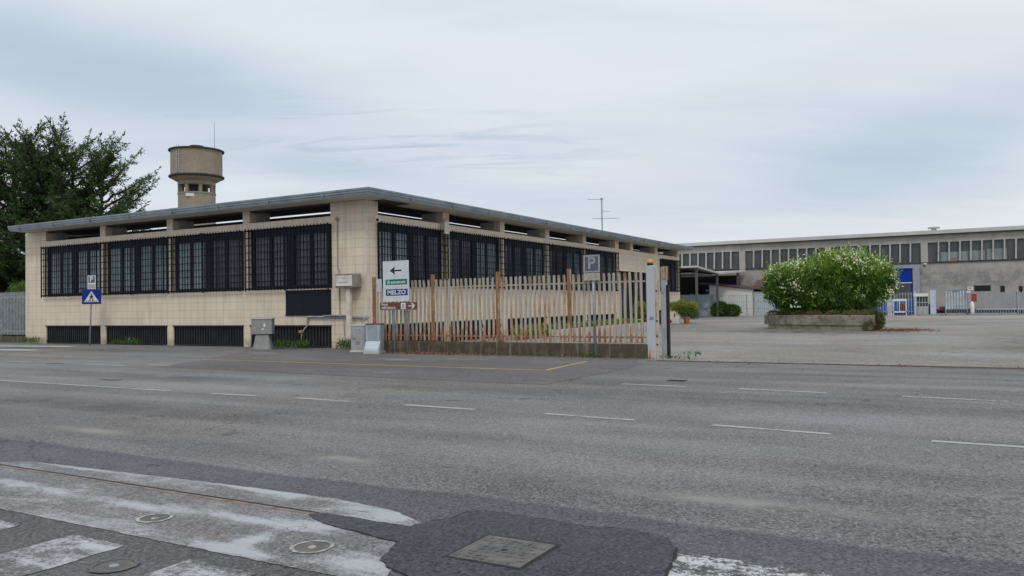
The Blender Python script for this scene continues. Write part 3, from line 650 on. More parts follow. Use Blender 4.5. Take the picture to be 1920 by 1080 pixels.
# ------------------------------------------------------------------ antenna and water tower
t = thing('roof_antenna', (23.5, 3.2, 5.96), 'thin television aerial standing above the long side of the office roof', 'antenna')
AX, AYY = 22.0, -.2
def ant():
    bx_, by_ = 30.2, 3.0
    t.location = (bx_, by_, 5.215)
    z0 = 5.215
    MB().tube([(bx_, by_, z0), (bx_, by_, 9.30)], .045, 6).build('mast', MT['galv'], t)
    r = Vector((.49, -.87, 0)); m = MB(); ms = []
    def bar(z, a, b, dz=0, rad=.016):
        nonlocal m
        m = MB(); ms.append(m); m.tube([Vector((bx_, by_, z)) + r * a, Vector((bx_, by_, z + dz)) + r * b], rad, 5)
    bar(9.2, -1.05, .1)
    for a in (-.9, -.7, -.5, -.3): m.tube([Vector((bx_ - .2, by_ - .1, 9.2)) + r * a, Vector((bx_ + .2, by_ + .1, 9.2)) + r * a], .007, 4)
    m.obox((bx_, by_, 9.22), r, (0, 0, 1), (.87, .49, 0), .18, .14, .06)
    bar(8.35, 0, .62, -.06); m.obox((bx_, by_, 8.35), r, (0, 0, 1), (.87, .49, 0), .08, .12, .08)
    bar(7.8, -.7, 1.3)
    for a in (-.5, -.3, .3, .5, .7, .9, 1.1): m.tube([Vector((bx_ - .25, by_ - .14, 7.8)) + r * a, Vector((bx_ + .25, by_ + .14, 7.8)) + r * a], .007, 4)
    m.obox((bx_, by_, 7.8), r, (0, 0, 1), (.87, .49, 0), .1, .12, .08)
    for q in ms: q.build('aerial', MT['galv'], t)
ant()
TX, TY = 40.5, 59.3
t = thing('water_tower', (TX, TY, 0), 'round concrete water tower with wide tank rising behind the office', 'water tower')
shaft = MB().lathe((TX, TY, 0), [(2.12, 0), (2.1, 15.2), (2.16, 15.22), (2.16, 15.4), (2.0, 15.4)], 32).build('shaft', MT['tower'], t)
for k in range(8):
    a = k * math.pi / 4 + .30; MB().obox((TX + 1.95 * math.cos(a), TY + 1.95 * math.sin(a), 15.85), (math.cos(a), math.sin(a), 0), (-math.sin(a), math.cos(a), 0), (0, 0, 1), .3, .36, .9).build('column', MT['tower'], t)
MB().lathe((TX, TY, 15.4), [(1.0, 0), (1.0, .9)], 16).build('stair_core', MT['towerdk'], t)
MB().lathe((TX, TY, 0), [(2.0, 16.3), (2.12, 16.32), (2.12, 16.75), (2.3, 16.8), (3.0, 17.2)], 40).build('tank_neck', MT['tower'], t)
MB().lathe((TX, TY, 0), [(2.3, 16.85), (3.12, 17.25), (3.12, 17.42), (3.0, 17.43)], 48).build('tank_ledge', MT['towerdk'], t)
MB().lathe((TX, TY, 0), [(2.9, 17.4), (2.9, 20.35)], 64).build('tank', MT['tower'], t, False)
MB().lathe((TX, TY, 0), [(2.95, 20.35), (3.14, 20.37), (3.14, 20.5), (2.6, 20.6), (.6, 20.75)], 48).build('tank_lid', MT['towerdk'], t)
MB().lathe((TX, TY, 20.7), [(.5, 0), (.5, .25), (.82, .28), (.82, .38), (.3, .48)], 20).build('hatch', MT['towerdk'], t)
MB().tube([(TX + 1.1, TY - 1.85, 20.5), (TX + 1.05, TY - 1.85, 23.9)], [.04, .02], 5).build('lightning_rod', MT['galv'], t)
def onT(dpx, z, rr, dr=.0):   # point on the tank surface seen dpx metres right of the axis
    f = Vector((.631, .776, 0)); r = Vector((.776, -.631, 0))
    return Vector((TX, TY, z)) + r * dpx - f * (math.sqrt(rr * rr - dpx * dpx) + dr)
m_ = MB()
for s in (-.14, .14): m_.tube([onT(-2.05 + s, 17.6, 2.9, .12), onT(-2.05 + s, 20.8, 2.9, .12)], .03, 5)
for k in range(11): m_.tube([onT(-2.19, 17.7 + k * .28, 2.9, .12), onT(-1.91, 17.7 + k * .28, 2.9, .12)], .025, 5)
m_.build('ladder', plain('ladder_steel', (.5, .5, .48), .6), t)
f = Vector((.631, .776, 0)); r = Vector((.776, -.631, 0))
m_ = MB(); c = onT(-.75, 14.98, 2.1, .10); m_.obox(c, r, f, (0, 0, 1), .9, .05, .36)
m_.build('sign_plate', MT['white'], t)
# ------------------------------------------------------------------ far warehouse
Wh = thing('warehouse', (66, -10, 0), 'long grey warehouse with dark strip windows and pale roof edge', 'building')
PIL = [10.45, 1.42, -7.55, -16.58, -25.6, -34.6, -43.6]
x0 = 66.0
m_ = MB(); m_.box(x0 + .1, x0 + 40, -60, 16, -.1, 5.2); m_.box(x0 + .1, x0 + 40, -60, 16, 7.15, 7.95)
m_.build('wall', MT['wh'], Wh)
for p in PIL: MB().box(x0, x0 + .6, p - .32, p + .32, 5.2, 7.15).build('pillar', MT['whpil'], Wh)
MB().box(x0, x0 + .098, PIL[1] - .3, PIL[1] + .3, 0, 5.197).build('pillar', MT['whpil'], Wh)
MB().box(x0 - .02, x0 + .097, -50, -16.9, .0, .5).build('dark_base', MT['ribs'], Wh)  # dark strip along the wall foot, behind the pickets
m_ = MB(); m_.box(x0 - .35, x0 + 41, -60, 16.3, 7.98, 8.34); m_.build('roof', MT['whroof'], Wh)
m_ = MB(); m_.box(x0 - .2, x0 + .09, -60, 16.2, 7.88, 7.975); m_.build('gutter', MT['whbrown'], Wh)
for i in range(len(PIL) - 1):
    a, b = PIL[i + 1] + .32, PIL[i] - .32
    fo = MB(); n = 9
    for k in range(1, n):
        y = a + (b - a) * k / n; fo.obox((x0 + .06, y, 6.2), (1, 0, 0), (0, 1, .028), (0, -.028, 1), .26, .13, 1.9)
    fo.box(x0 - .02, x0 + .097, a, b, 5.09, 5.2)
    w_ = fo.build('window', [MT['fin']], Wh)
    w_.data.materials.append(MT['towerdk'])
    np_ = len(w_.data.polygons)
    for q in range(np_ - 6, np_): w_.data.polygons[q].material_index = 1
    MB().box(x0 + .3, x0 + .34, a, b, 5.2, 7.15).build('pane', MT['whglass'], w_)
    if i == 3:
        m = MB()
        for ya, yb, zt in ((-18.0, -20.35, 6.15), (-20.4, -21.8, 6.2), (-21.95, -23.6, 6.3)): m.box(x0 + .25, x0 + .28, ya, yb, 5.24, zt)
        m.build('stored_panels', MT['whpale'], w_)
        MB().box(x0 + .22, x0 + .24, -18.7, -19.4, 5.22, 5.5).build('plywood_sheet', MT['ply'], w_)
# big blue doors
def bigdoor(ya, yb, zt, zmid, label):
    d = MB(); d.box(x0 - .02, x0 + .095, ya, yb, .05, zt)
    n = 5
    for k in range(1, n): z = zmid + (zt - zmid) * k / n; d.box(x0 - .03, x0 - .021, ya, yb, z - .02, z + .02)
    do = d.build('door', MT['doorblue'], Wh)
    MB().box(x0 - .05, x0 - .024, min(ya, yb) + .15, max(ya, yb) - .15, .3, zmid - .08).build('pane', MT['whglass'], do)
    m = MB(); m.box(x0 - .045, x0 - .022, ya, yb, zmid - .06, zmid + .05); m.build('rail', MT['cabpale'], do)
bigdoor(-11.9, -15.42, 4.64, 3.2, '')
m_ = MB(); m_.box(x0 - .18, x0 + .095, -11.6, -16.15, 4.66, 4.98); m_.box(x0 - .18, x0 + .095, -15.5, -16.12, .0, 4.655); m_.build('door_frame', MT['cabblue'], Wh)
MB().box(x0 + .02, x0 + .094, 1.9, 14.0, .02, 4.5).build('shaded_bay_panel', MT['void'], Wh)  # dark panel: shade under the canopy put into the colour of an open bay
bigdoor(5.6, 2.2, 3.7, 2.9, '')
for ya, yb, za, zb in ((-20.8, -22.2, 2.24, 2.76), (-23.0, -23.35, 2.1, 2.68), (-24.5, -24.8, 2.0, 2.62)): MB().box(x0 + .04, x0 + .094, ya, yb, za, zb).build('vent', MT['void'], Wh)
t = thing('roof_vent', (69, -17.4, 8.34), 'small white mushroom vent on the warehouse roof', 'roof vent')
MB().box(68.8, 69.2, -17.65, -17.15, 8.34, 8.75).build('stack', MT['whroof'], t); MB().box(68.6, 69.4, -17.95, -16.85, 8.76, 8.9).build('cap', MT['fin'], t)
camera_box((65.7, -16.55, 5.0), (-.6, -.2, 0), 'white floodlight on the warehouse pillar above the blue door', 1.8)
# canopy in front of the warehouse
t = thing('loading_canopy', (58, 3, 0), 'loading bay canopy with thin pale folded roof on steel posts', 'canopy')
def slab(pts, th):   # pts top face
    n = len(pts); mb = MB(); mb.add([Vector(p) - Vector((0, 0, th)) for p in pts] + [Vector(p) for p in pts], [tuple(range(n - 1, -1, -1)), tuple(range(n, 2 * n))] + [(i, (i + 1) % n, n + (i + 1) % n, n + i) for i in range(n)]); return mb
m_ = slab([(50, 12, 4.98), (50, 1.82, 5.0), (59, 2.10, 4.60), (59, 12, 4.6)], .16); m_.add(*[(lambda q: (q.v, q.f))(slab([(59, 12, 4.6), (59, 2.10, 4.6), (64.6, .9, 4.95), (65.6, .9, 5.0), (65.6, 12, 5.0)], .16))][0])
m_.build('canopy_roof', MT['whroof'], t)
for x, y, h in ((50.4, 1.95, 4.8), (58.6, 2.2, 4.42), (63.6, 1.3, 4.7), (50.4, 8.6, 4.8)):
    MB().box(x, x + .2, y, y + .2, 0, h).build('post', MT['fin2'], t)
MB().box(50.3, 59.0, 2.4, 12, 4.30, 4.36).build('ceiling_sheet', MT['canopy_under'], t)
# shed
t = thing('storage_shed', (63, 1, 0), 'white panel shed with sloping brown roof behind the mesh fence', 'shed')
m_ = MB(); m_.add([(63, 4.32, 0), (63, -.33, 0), (63, -.33, 2.80), (63, 4.32, 3.42), (65.6, 4.32, 0), (65.6, -.33, 0), (65.6, -.33, 2.80), (65.6, 4.32, 3.42)], [(0, 3, 2, 1), (4, 5, 6, 7), (0, 1, 5, 4), (1, 2, 6, 5), (2, 3, 7, 6), (3, 0, 4, 7)]); m_.build('wall', MT['shed'], t)
m_ = slab([(62.7, 5.4, 3.68), (62.7, -3.0, 2.78), (65.7, -3.0, 2.9), (65.7, 5.4, 3.8)], .14); m_.build('roof', MT['shedroof'], t)
m_ = MB(); m_.box(63.05, 65.6, -.42, -2.9, 0, 2.58); m_.build('side_panel', MT['cabpale'], t)
MB().box(62.96, 63.04, -.32, -.44, 0, 2.76).build('downpipe', MT['cabconc'], t)
t = thing('low_outbuilding', (65, -4, 0), 'low brown roofed lean-to with skylight against the warehouse', 'outbuilding')
m_ = slab([(64, -.2, 3.25), (64, -6.2, 3.0), (65.95, -6.2, 3.7), (65.95, -.2, 3.9)], .15); m_.build('roof', MT['shedroof'], t)
MB().box(64.3, 65.95, -.6, -6.0, 0, 2.8).build('wall', MT['void'], t)
m_ = slab([(64.5, -1.1, 3.47), (64.5, -3.2, 3.40), (65.2, -3.2, 3.62), (65.2, -1.1, 3.69)], .06); m_.build('skylight', MT['white'], t)

# far yard fences and gates (x about 60)
def pickets(mb, x, y0, y1, z0, z1, step, wd, d=.03):
    n = max(1, int(abs(y1 - y0) / step)); 
    for k in range(n + 1): y = y0 + (y1 - y0) * k / n; mb.box(x, x + d, y - wd / 2, y + wd / 2, z0, z1)
t = thing('sheet_gate', (60, 5, 0), 'faded blue sheet metal gate beside the end of the office', 'gate')
m_ = MB(); m_.box(60, 60.04, 7.2, 3.35, .08, 2.36); pickets(m_, 59.97, 7.2, 3.4, .08, 2.36, .3, .04); m_.build('sheet_panel', MT['plblue'], t)
MB().box(59.9, 60.1, 5.35, 5.55, 0, 2.42).build('post', MT['cabpale'], t)
MB().box(59.9, 60.1, 2.7, 3.3, 0, 2.34).build('post', MT['cabblue'], t)
MB().tube([(59.88, 3.95, 1.25), (59.93, 3.95, 1.25)], .34, 14).build('round_reflector', MT['cabpale'], t)
t = thing('mesh_fence', (60, -.5, 0), 'thin wire mesh fence in front of the white shed', 'fence')
m_ = MB(); pickets(m_, 60, 2.65, -10.2, .1, 2.2, .19, .022, .02)
for z in (.15, .8, 1.5, 2.18): m_.box(60.021, 60.04, 2.65, -10.2, z, z + .025)
m_.build('mesh_panel', MT['galv'], t)
for y in (-.4, -3.4, -6.4, -9.4): MB().box(60.0, 60.08, y, y + .09, 0, 2.3).build('post', MT['cabblue'], t)
t = thing('picket_fence', (60, -12, 0), 'pale steel picket fence between the flowering bush and the gateway', 'fence')
m_ = MB(); pickets(m_, 60, -10.3, -15.85, .15, 2.2, .24, .07)
for z in (.35, 1.5, 2.0): m_.box(60.031, 60.06, -10.3, -15.85, z, z + .06)
m_.build('pickets', MT['cabblue'], t)
MB().box(59.85, 60.15, -13.55, -13.95, 0, 2.35).build('post', MT['cabpale'], t); MB().box(59.85, 60.15, -15.86, -16.0, 0, 2.3).build('post', MT['cabpale'], t)
tag(origin_to(MB().box(62, 64, -10.5, -15.5, .25, 1.45).build('blue_container', plain('blue_container_paint', (.03, .13, .42), .5), bevel=.05), (63, -13, 0)), 'bright blue container behind the pale picket fence', 'container')
t = thing('white_board_frame', (59.3, -14.6, 0), 'white framed board standing before the pale picket fence', 'notice board')
m_ = MB(); m_.box(59.3, 59.36, -14.05, -15.25, 1.38, 1.58); m_.box(59.3, 59.36, -14.05, -15.25, .3, .42); m_.box(59.3, 59.36, -14.05, -14.13, 0, 1.38); m_.box(59.3, 59.36, -15.17, -15.25, 0, 1.38); m_.box(59.3, 59.36, -14.6, -14.66, .42, 1.38); m_.build('frame', MT['white'], t)
MB().box(59.31, 59.33, -14.66, -15.1, .5, 1.1).build('notice', MT['brown'], t)
t = thing('pedestrian_gate', (60, -16.5, 0), 'small glazed gate with white top beside the thick gate post', 'gate')
MB().box(59.8, 60.3, -15.8, -17.05, 1.78, 2.06).build('top_board', MT['white'], t)
MB().box(59.95, 60.2, -16.05, -17.0, .1, .85).build('panel', MT['cabgrey'], t)
m_ = MB(); pickets(m_, 59.95, -16.05, -17.0, .85, 1.77, .19, .035); m_.box(59.93, 59.949, -16.05, -17.0, 1.2, 1.24); m_.build('bars', MT['cabpale'], t)
MB().box(60.15, 60.2, -16.05, -17.0, .86, 1.76).build('pane', MT['whglass'], t)
MB().box(60.0, 60.12, -17.03, -17.15, .1, 1.1).build('blue_edge', MT['doorblue'], t)
t = thing('gate_pillar', (60, -17.4, 0), 'thick pale steel pillar between pedestrian gate and sliding gate', 'gate post')
MB().box(59.8, 60.2, -17.18, -17.66, 0, 2.35).build('column', MT['cabpale'], t, bevel=.02); MB().box(59.7, 60.3, -17.1, -17.75, 0, .12).build('base', MT['cabconc'], t)
t = thing('sliding_gate', (59.8, -19.3, 0), 'pale corrugated sliding gate leaf with a blue sticker', 'gate')
MB().box(59.83, 59.86, -18.5, -20.12, .55, 2.3).build('leaf', MT['cabblue'], t)
m_ = MB(); pickets(m_, 59.79, -18.5, -20.12, .55, 2.3, .23, .10, .03); m_.build('ribs', MT['gatepost'], t)
m_ = MB(); m_.box(59.77, 59.88, -18.45, -20.2, 2.3, 2.4); m_.box(59.77, 59.88, -18.38, -18.46, .1, 2.6); m_.box(59.77, 59.88, -20.14, -20.22, .1, 2.55); m_.box(59.77, 59.88, -17.7, -24.0, .06, .2); m_.build('gate_frame', MT['galv'], t)
m_ = MB(); pickets(m_, 59.83, -18.5, -20.12, .2, .55, .2, .04); m_.build('lower_bars', MT['galv'], t)
MB().obox((59.76, -19.25, 2.22), (0, 1, 0), (1, 0, 0), (0, 0, 1), .42, .02, .1).build('sticker', plain('cyan_sticker', (.05, .35, .6)), t)
t = thing('steel_fence', (60, -33, 0), 'long thin grey steel picket fence before the warehouse at right', 'fence')
m_ = MB(); pickets(m_, 60, -20.85, -50, .1, 2.1, .21, .06)
m_.box(60.031, 60.06, -20.85, -50, 1.95, 2.0); m_.build('pickets', MT['cabblue'], t)
MB().box(60.031, 60.08, -20.9, -50, .48, .6).build('rail', MT['cabpale'], t)
MB().box(59.9, 60.2, -24, -50, -.1, .12).build('plinth', MT['cabconc'], t)
for y in (-24.1, -27.2, -30.3, -33.4): MB().box(60, 60.08, y, y + .1, 0, 2.2).build('post', MT['cabpale'], t)
tag(origin_to(MB().lathe((59.2, -20.56, 0), [(.14, 0), (.16, .35), (.17, 1.0), (.1, 1.2), (.03, 1.25)], 12).build('bollard', MT['white'], smooth=True), (59.2, -20.56, 0)), 'white rounded bollard beside the sliding gate', 'bollard')
t = thing('post_box', (59.4, -20.7, 0), 'red box mounted on a post at the end of the sliding gate', 'letter box')
MB().box(59.25, 59.5, -20.5, -20.92, 1.22, 1.95).build('box', MT['red'], t, bevel=.03); MB().box(59.5, 59.56, -20.66, -20.74, 0, 2.6).build('post', MT['galv'], t)
m_ = MB().box(59.46, 59.49, -20.22, -20.66, 2.3, 2.58); m_.build('white_plate', MT['white'], t)
MB().box(59.44, 59.458, -20.3, -20.58, 2.42, 2.5).build('red_mark', MT['red'], t)
MB().box(59.46, 59.49, -20.15, -20.45, 2.05, 2.2).build('white_plate', MT['white'], t)
t = thing('rubbish_heap', (60.8, -18.1, 0), 'small dark heap of red and black clutter behind the gate pillar', 'clutter')
MB().lathe((60.8, -18.2, 0), [(.32, 0), (.36, .5), (.2, .8)], 8).build('black_sack', MT['ink'], t); MB().box(60.4, 60.7, -17.9, -18.25, .45, .8).build('crate', MT['red'], t)

# ------------------------------------------------------------------ street fence
def fx(y): return -2.05 + (y + 11.98) * (.40 / 10.28)
t = thing('rusty_fence', (fx(-6.8), -6.8, 0), 'rusty pale steel fence on a mossy concrete plinth in front of the office', 'fence')
fd = Vector((.0389, 1, 0)).normalized(); fn = Vector((-1, .0389, 0)).normalized()
def fp(y, n=0, z=0): return Vector((fx(y), y, z)) + fn * n
m_ = MB(); m_.prism([tuple(fp(y, n)[:2]) for y, n in ((-1.5, .11), (-1.5, -.13), (-12.0, -.13), (-12.0, .11))], -.1, .41); m_.build('plinth', MT['plinth'], t, bevel=.015)
PY = [-1.72, -4.32, -6.91, -9.48]
for y in PY:
    m_ = MB(); c = fp(y, .03, 1.55); m_.obox(c, fd, fn, (0, 0, 1), .11, .07, 2.22); m_.obox(fp(y, .068, 1.5), fd, fn, (0, 0, 1), .045, .008, 2.1); m_.build('post', MT['rustpost'], t)
rr = random.Random(5)
segs = [(-1.72, -4.32), (-4.32, -6.91), (-6.91, -9.48), (-9.48, -11.98)]
for a, b in segs:
    m_ = MB(); n = 15
    for k in range(1, n):
        y = a + (b - a) * k / n; j = rr.uniform(-.012, .012); wv = rr.uniform(0, 6)
        # bent flat bar: five stations, slightly bowed
        st = []
        for q in range(9):
            z = .44 + (2.44 - .44) * q / 7 if q < 8 else 2.485; off = .012 * math.sin(wv + q * .9) + (.02 if q in (7, 8) else 0)
            st.append((y + j * q / 8 + .006 * math.sin(wv + q * .8), off + .045, z, .036 if q < 8 else .028))
        vs = []
        for (yy, nn, z, hw) in st:
            for dy, dn in ((-hw, .016), (hw, .016), (hw, -.022), (-hw, -.022)): vs.append(fp(yy + dy, nn + dn + (.018 if abs(dy) > 0 and dn > 0 and False else 0), z))
        fs = [(q * 4 + i, q * 4 + (i + 1) % 4, q * 4 + 4 + (i + 1) % 4, q * 4 + 4 + i) for q in range(8) for i in range(4)] + [(3, 2, 1, 0), (32, 33, 34, 35)]
        m_.add(vs, fs)
    m_.build('pale_panel', MT['rustpale'], t)
    m_ = MB(); mid = (a + b) / 2
    m_.obox(fp(mid, .008, 2.22), fd, fn, (0, 0, 1), abs(b - a) - .12, .03, .05); m_.build('rail', MT['rustpale'], t)
    MB().obox(fp(mid, .008, .60), fd, fn, (0, 0, 1), abs(b - a) - .12, .03, .05).build('rail', MT['rustpost'], t)
m_ = MB(); m_.obox(fp(-1.45, .03, 2.62), fd, fn, (0, 0, 1), .35, .03, .03); m_.obox(fp(-2.0, .08, 2.35), fd, fn, (0, 0, 1), .22, .02, .45); m_.build('bracket', MT['cabpale'], t)
# gate post
t = thing('gate_post', (-2.05, -12.2, 0), 'tall pale steel sliding gate post with orange lamp at the fence end', 'gate post')
MB().box(-2.14, -1.95, -12.23, -11.98, 0, 2.66).build('front_channel', mat_rust('stained_gate_paint', (.44, .47, .50), .33, (.0, .5, .12)), t, bevel=.01)
MB().box(-2.10, -1.99, -12.30, -12.235, 0, 2.60).build('rusty_channel', mat_rust('flaking_cream_paint', (.50, .46, .37), .45), t)
MB().box(-1.72, -1.56, -12.42, -12.27, 0, 2.62).build('rear_channel', MT['galvp'], t, bevel=.01)
MB().box(-1.73, -1.51, -12.43, -12.31, 2.25, 2.64).build('rusty_cap', MT['rustpost'], t)
MB().box(-1.72, -1.62, -12.50, -12.425, 0, 2.1).build('rubber_edge', MT['ink'], t)
lm = MB().lathe((-2.05, -12.08, 2.66), [(.09, 0), (.09, .06), (.07, .065)], 16).build('lamp_base', MT['ink'], t)
MB().lathe((-2.05, -12.08, 2.722), [(.085, 0), (.085, .05), (.06, .1), (.02, .12)], 16).build('lamp_dome', MT['orange'], lm, True)
MB().box(-2.165, -2.141, -12.18, -12.08, 1.13, 1.2).build('lock', MT['galv'], t, bevel=.005)
m_ = MB()
for z in (1.9, 1.05, .62, .38): m_.box(-2.112, -2.101, -12.29, -12.25, z, z + .05)
m_.build('bolt_holes', MT['ink'], t)

# ------------------------------------------------------------------ signs (facing the street)
SR = Vector((.491, -.871, 0)); SN = Vector((-.871, -.491, 0)); UZ = Vector((0, 0, 1))
def panel(c, wd, h, mat, parent, name, th=.025, roll=0.0):
    r = (SR + UZ * roll).normalized(); u = (UZ - SR * roll).normalized()
    return MB().obox(c, r, SN, u, wd, th, h).build(name, mat, parent, bevel=.004)
def tri(pts, c, mat, parent, name, off, roll=0.0, th=.004):
    r = (SR + UZ * roll).normalized(); u = (UZ - SR * roll).normalized(); n = len(pts)
    c = Vector(c); vs = [c + r * p[0] + u * p[1] + SN * (off) for p in pts] + [c + r * p[0] + u * p[1] + SN * (off + th) for p in pts]
    a = sum(pts[i][0] * pts[(i + 1) % n][1] - pts[(i + 1) % n][0] * pts[i][1] for i in range(n))
    mb = MB(); mb.add(vs, [tuple(range(n)), tuple(range(2 * n - 1, n - 1, -1))] + [(i, n + i, n + (i + 1) % n, (i + 1) % n) for i in range(n)]); return mb.build(name, mat, parent)
# pedestrian crossing sign
bx_ = Vector((-1.09, 15.65, 0))
t = thing('crossing_sign', bx_, 'blue pedestrian crossing sign with small parking plate on a leaning pole', 'road sign')
top = bx_ + Vector((.06, -.12, 3.28))
MB().tube([bx_, top], .032, 8).build('pole', MT['galv'], t, True)
c = bx_ + Vector((.06, -.11, 2.27)) + SN * .05
pb = panel(c, .90, .68, MT['blue'], t, 'blue_panel', roll=.0)
tri([(-.35, -.24), (.35, -.24), (0, .27)], c, MT['signwhite'], pb, 'triangle', .014)
def fig(pts, nm='walking_figure'): return tri(pts, c, MT['ink'], pb, nm, .02)
circ = [(.0 + .035 * math.cos(q * math.pi / 4), .115 + .035 * math.sin(q * math.pi / 4)) for q in range(8)]
fig(circ); fig([(-.03, .075), (.04, .075), (.05, -.03), (-.05, -.03)]); fig([(-.05, -.03), (0, -.03), (-.06, -.17), (-.11, -.17)]); fig([(0, -.03), (.05, -.03), (.11, -.17), (.06, -.17)]); fig([(-.03, .07), (-.09, -.01), (-.07, -.025), (-.02, .03)]); fig([(.035, .07), (.10, .01), (.085, -.01), (.03, .03)])
for k in range(6): 
    x = -.27 + k * .095; fig([(x, -.22), (x + .05, -.22), (x + .06, -.17), (x + .015, -.17)], 'stripe_mark')
c2 = bx_ + Vector((.06, -.12, 2.95)) + SN * .05
pp = panel(c2, .38, .64, MT['signwhite'], t, 'parking_plate', roll=.0)
panel(c2 + UZ * .13 + SN * .014, .30, .31, MT['bluedk'], pp, 'blue_square', .004); text('P', .34, c2 + UZ * .13 + SN * .022, SR, UZ, MT['signwhite'], pp, 'letter_p', bold=.008)
panel(c2 - UZ * .19 + SN * .014, .32, .2, MT['signbeige'], pp, 'lower_field', .004); panel(c2 - UZ * .15 + SN * .018, .24, .02, MT['inkgrey'], pp, 'printed_line', .003); panel(c2 - UZ * .21 + SN * .018, .18, .02, MT['inkgrey'], pp, 'printed_line', .003)
# parking sign before the fence
SR = Vector((0, -1, 0)); SN = Vector((-1, 0, 0))
bx_ = Vector((-2.22, -10.42, 0))
t = thing('parking_sign', bx_, 'weathered grey parking sign on a galvanised pole before the rusty fence', 'road sign')
MB().tube([bx_, bx_ + Vector((-.02, .05, 2.98))], .04, 8).build('pole', MT['galv'], t, True)
c = bx_ + Vector((-.02, .05, 2.77)) + SN * .055
pp = panel(c, .52, .52, MT['signgrey'], t, 'parking_plate', roll=-.01)
panel(c + SN * .014, .42, .42, MT['bluedk'], pp, 'blue_square', .004); text('P', .50, c + SN * .022, SR, UZ, MT['signgrey'], pp, 'letter_p', bold=.012)
c2 = c - UZ * .385
p2 = panel(c2, .50, .22, MT['signbeige'], t, 'time_plate', roll=-.01)
for k, (l, x) in enumerate(((.34, 0), (.26, -.03))): panel(c2 + UZ * (.04 - k * .07) + SN * .014 + SR * x, l, .022, MT['inkgrey'], p2, 'printed_line', .003)
# direction sign
ba = Vector((-2.18, -3.0, 0)); bb = Vector((-2.18, -3.54, 0))
t = thing('direction_sign', (ba + bb) / 2, 'tall white direction sign with black arrow and brown museum plate below', 'road sign')
tilt = .006
c = Vector((-2.25, -3.13, 2.46))
for p in (ba, bb): MB().tube([p, p + Vector((0, .06, 3.1))], .036, 8).build('pole', MT['galv'], t, True)
# main panel with slight roll
W_, H_ = 1.09, 1.38
pb = panel(c, W_, H_, MT['signwhite'], t, 'white_panel', roll=tilt)
r = (SR + UZ * tilt).normalized(); u = (UZ - SR * tilt).normalized()
def P_(x, y, off=.014): return c + r * x * 1.15 + u * y + SN * off
tri([(-.24, .36), (-.02, .50), (-.055, .385), (.25, .385), (.25, .335), (-.055, .335), (-.02, .22)], c, MT['ink'], pb, 'arrow', .014, tilt)
gp = panel(P_(.02, -.03), .92, .19, MT['green'], pb, 'green_plate', .006, tilt)
text('autostrade', .135, P_(.09, -.035, .022), r, u, MT['signwhite'], gp, bold=.003, sx=1.05)
tri([(-.355, -.10), (-.325, -.10), (-.305, .04), (-.32, .04)], c, MT['signwhite'], gp, 'motorway_symbol', .020, tilt); tri([(-.28, -.10), (-.25, -.10), (-.285, .04), (-.30, .04)], c, MT['signwhite'], gp, 'motorway_symbol', .020, tilt); tri([(-.35, -.045), (-.25, -.045), (-.25, -.025), (-.35, -.025)], c, MT['signwhite'], gp, 'motorway_symbol', .0205, tilt)
bp = panel(P_(.03, -.38), .92, .22, MT['blue'], pb, 'blue_plate', .006, tilt)
text('MELZO', .20, P_(.03, -.385, .022), r, u, MT['signwhite'], bp, bold=.006, sx=1.22)
m_ = MB()
for y in (.67, -.19, -.24, -.56): m_.obox(P_(0, y, .0135), r, SN, u, .94, .003, .006)
m_.build('frame_line', MT['inkgrey'], pb)
c3 = Vector((-2.25, -3.215, 1.615))
br = panel(c3, 1.55, .25, MT['brown'], t, 'brown_plate')
panel(c3 - UZ * .137, 1.55, .02, MT['signbeige'], br, 'edge_strip')
text('Museo', .11, c3 - SR * .73 + UZ * .06 + SN * .016, SR, UZ, MT['signwhite'], br, align='LEFT', bold=.002); text("dell'Industria", .12, c3 - SR * .71 - UZ * .055 + SN * .016, SR, UZ, MT['signwhite'], br, align='LEFT', bold=.002)
panel(c3 + SR * .22 + SN * .014, .20, .21, MT['signwhite'], br, 'pictogram_field', .004); panel(c3 + SR * .22 + SN * .018, .07, .13, MT['cabblue'], br, 'pictogram', .003)
tri([(.42, .016), (.62, .016), (.54, .095), (.61, .095), (.72, 0), (.61, -.095), (.54, -.095), (.62, -.016), (.42, -.016)], c3, MT['signwhite'], br, 'arrow', .014)
# ------------------------------------------------------------------ utility cabinets
t = thing('utility_cabinet', (-1.35, 4.15, 0), 'old concrete coloured cabinet on a flared pedestal before the basement grille', 'utility cabinet')
c = Vector((-1.33, 4.14, 0)); ax = Vector((.49, -.87, 0)); ay = Vector((.87, .49, 0))
def frustum(mb, c, ax, ay, z0, z1, w0, d0, w1, d1):
    vs = [c + ax * (i * w_ / 2) + ay * (j * d_ / 2) + Vector((0, 0, z)) for z, w_, d_ in ((z0, w0, d0), (z1, w1, d1)) for i, j in ((-1, -1), (1, -1), (1, 1), (-1, 1))]
    mb.add(vs, [(3, 2, 1, 0), (4, 5, 6, 7), (0, 1, 5, 4), (1, 2, 6, 5), (2, 3, 7, 6), (3, 0, 4, 7)]); return mb
ay = Vector((.87, .49, 0)); 
frustum(MB(), c, ax, ay, 0, .60, .72, .42, .48, .28).build('pedestal', MT['cabconc'], t, bevel=.01)
b_ = frustum(MB(), c, ax, ay, .60, 1.18, .80, .40, .80, .40).build('housing', MT['cabconc'], t, bevel=.015)
frustum(MB(), c, ax, ay, 1.18, 1.22, .86, .46, .84, .44).build('lid', MT['cabgrey'], t, bevel=.01)
m_ = MB(); m_.obox(c - ay * .203 + ax * .12 + UZ * .95, ax, ay, UZ, .07, .006, .12); m_.obox(c - ay * .203 + ax * .05 + UZ * .80, ax, ay, UZ, .09, .006, .05); m_.build('sticker', MT['white'], t)
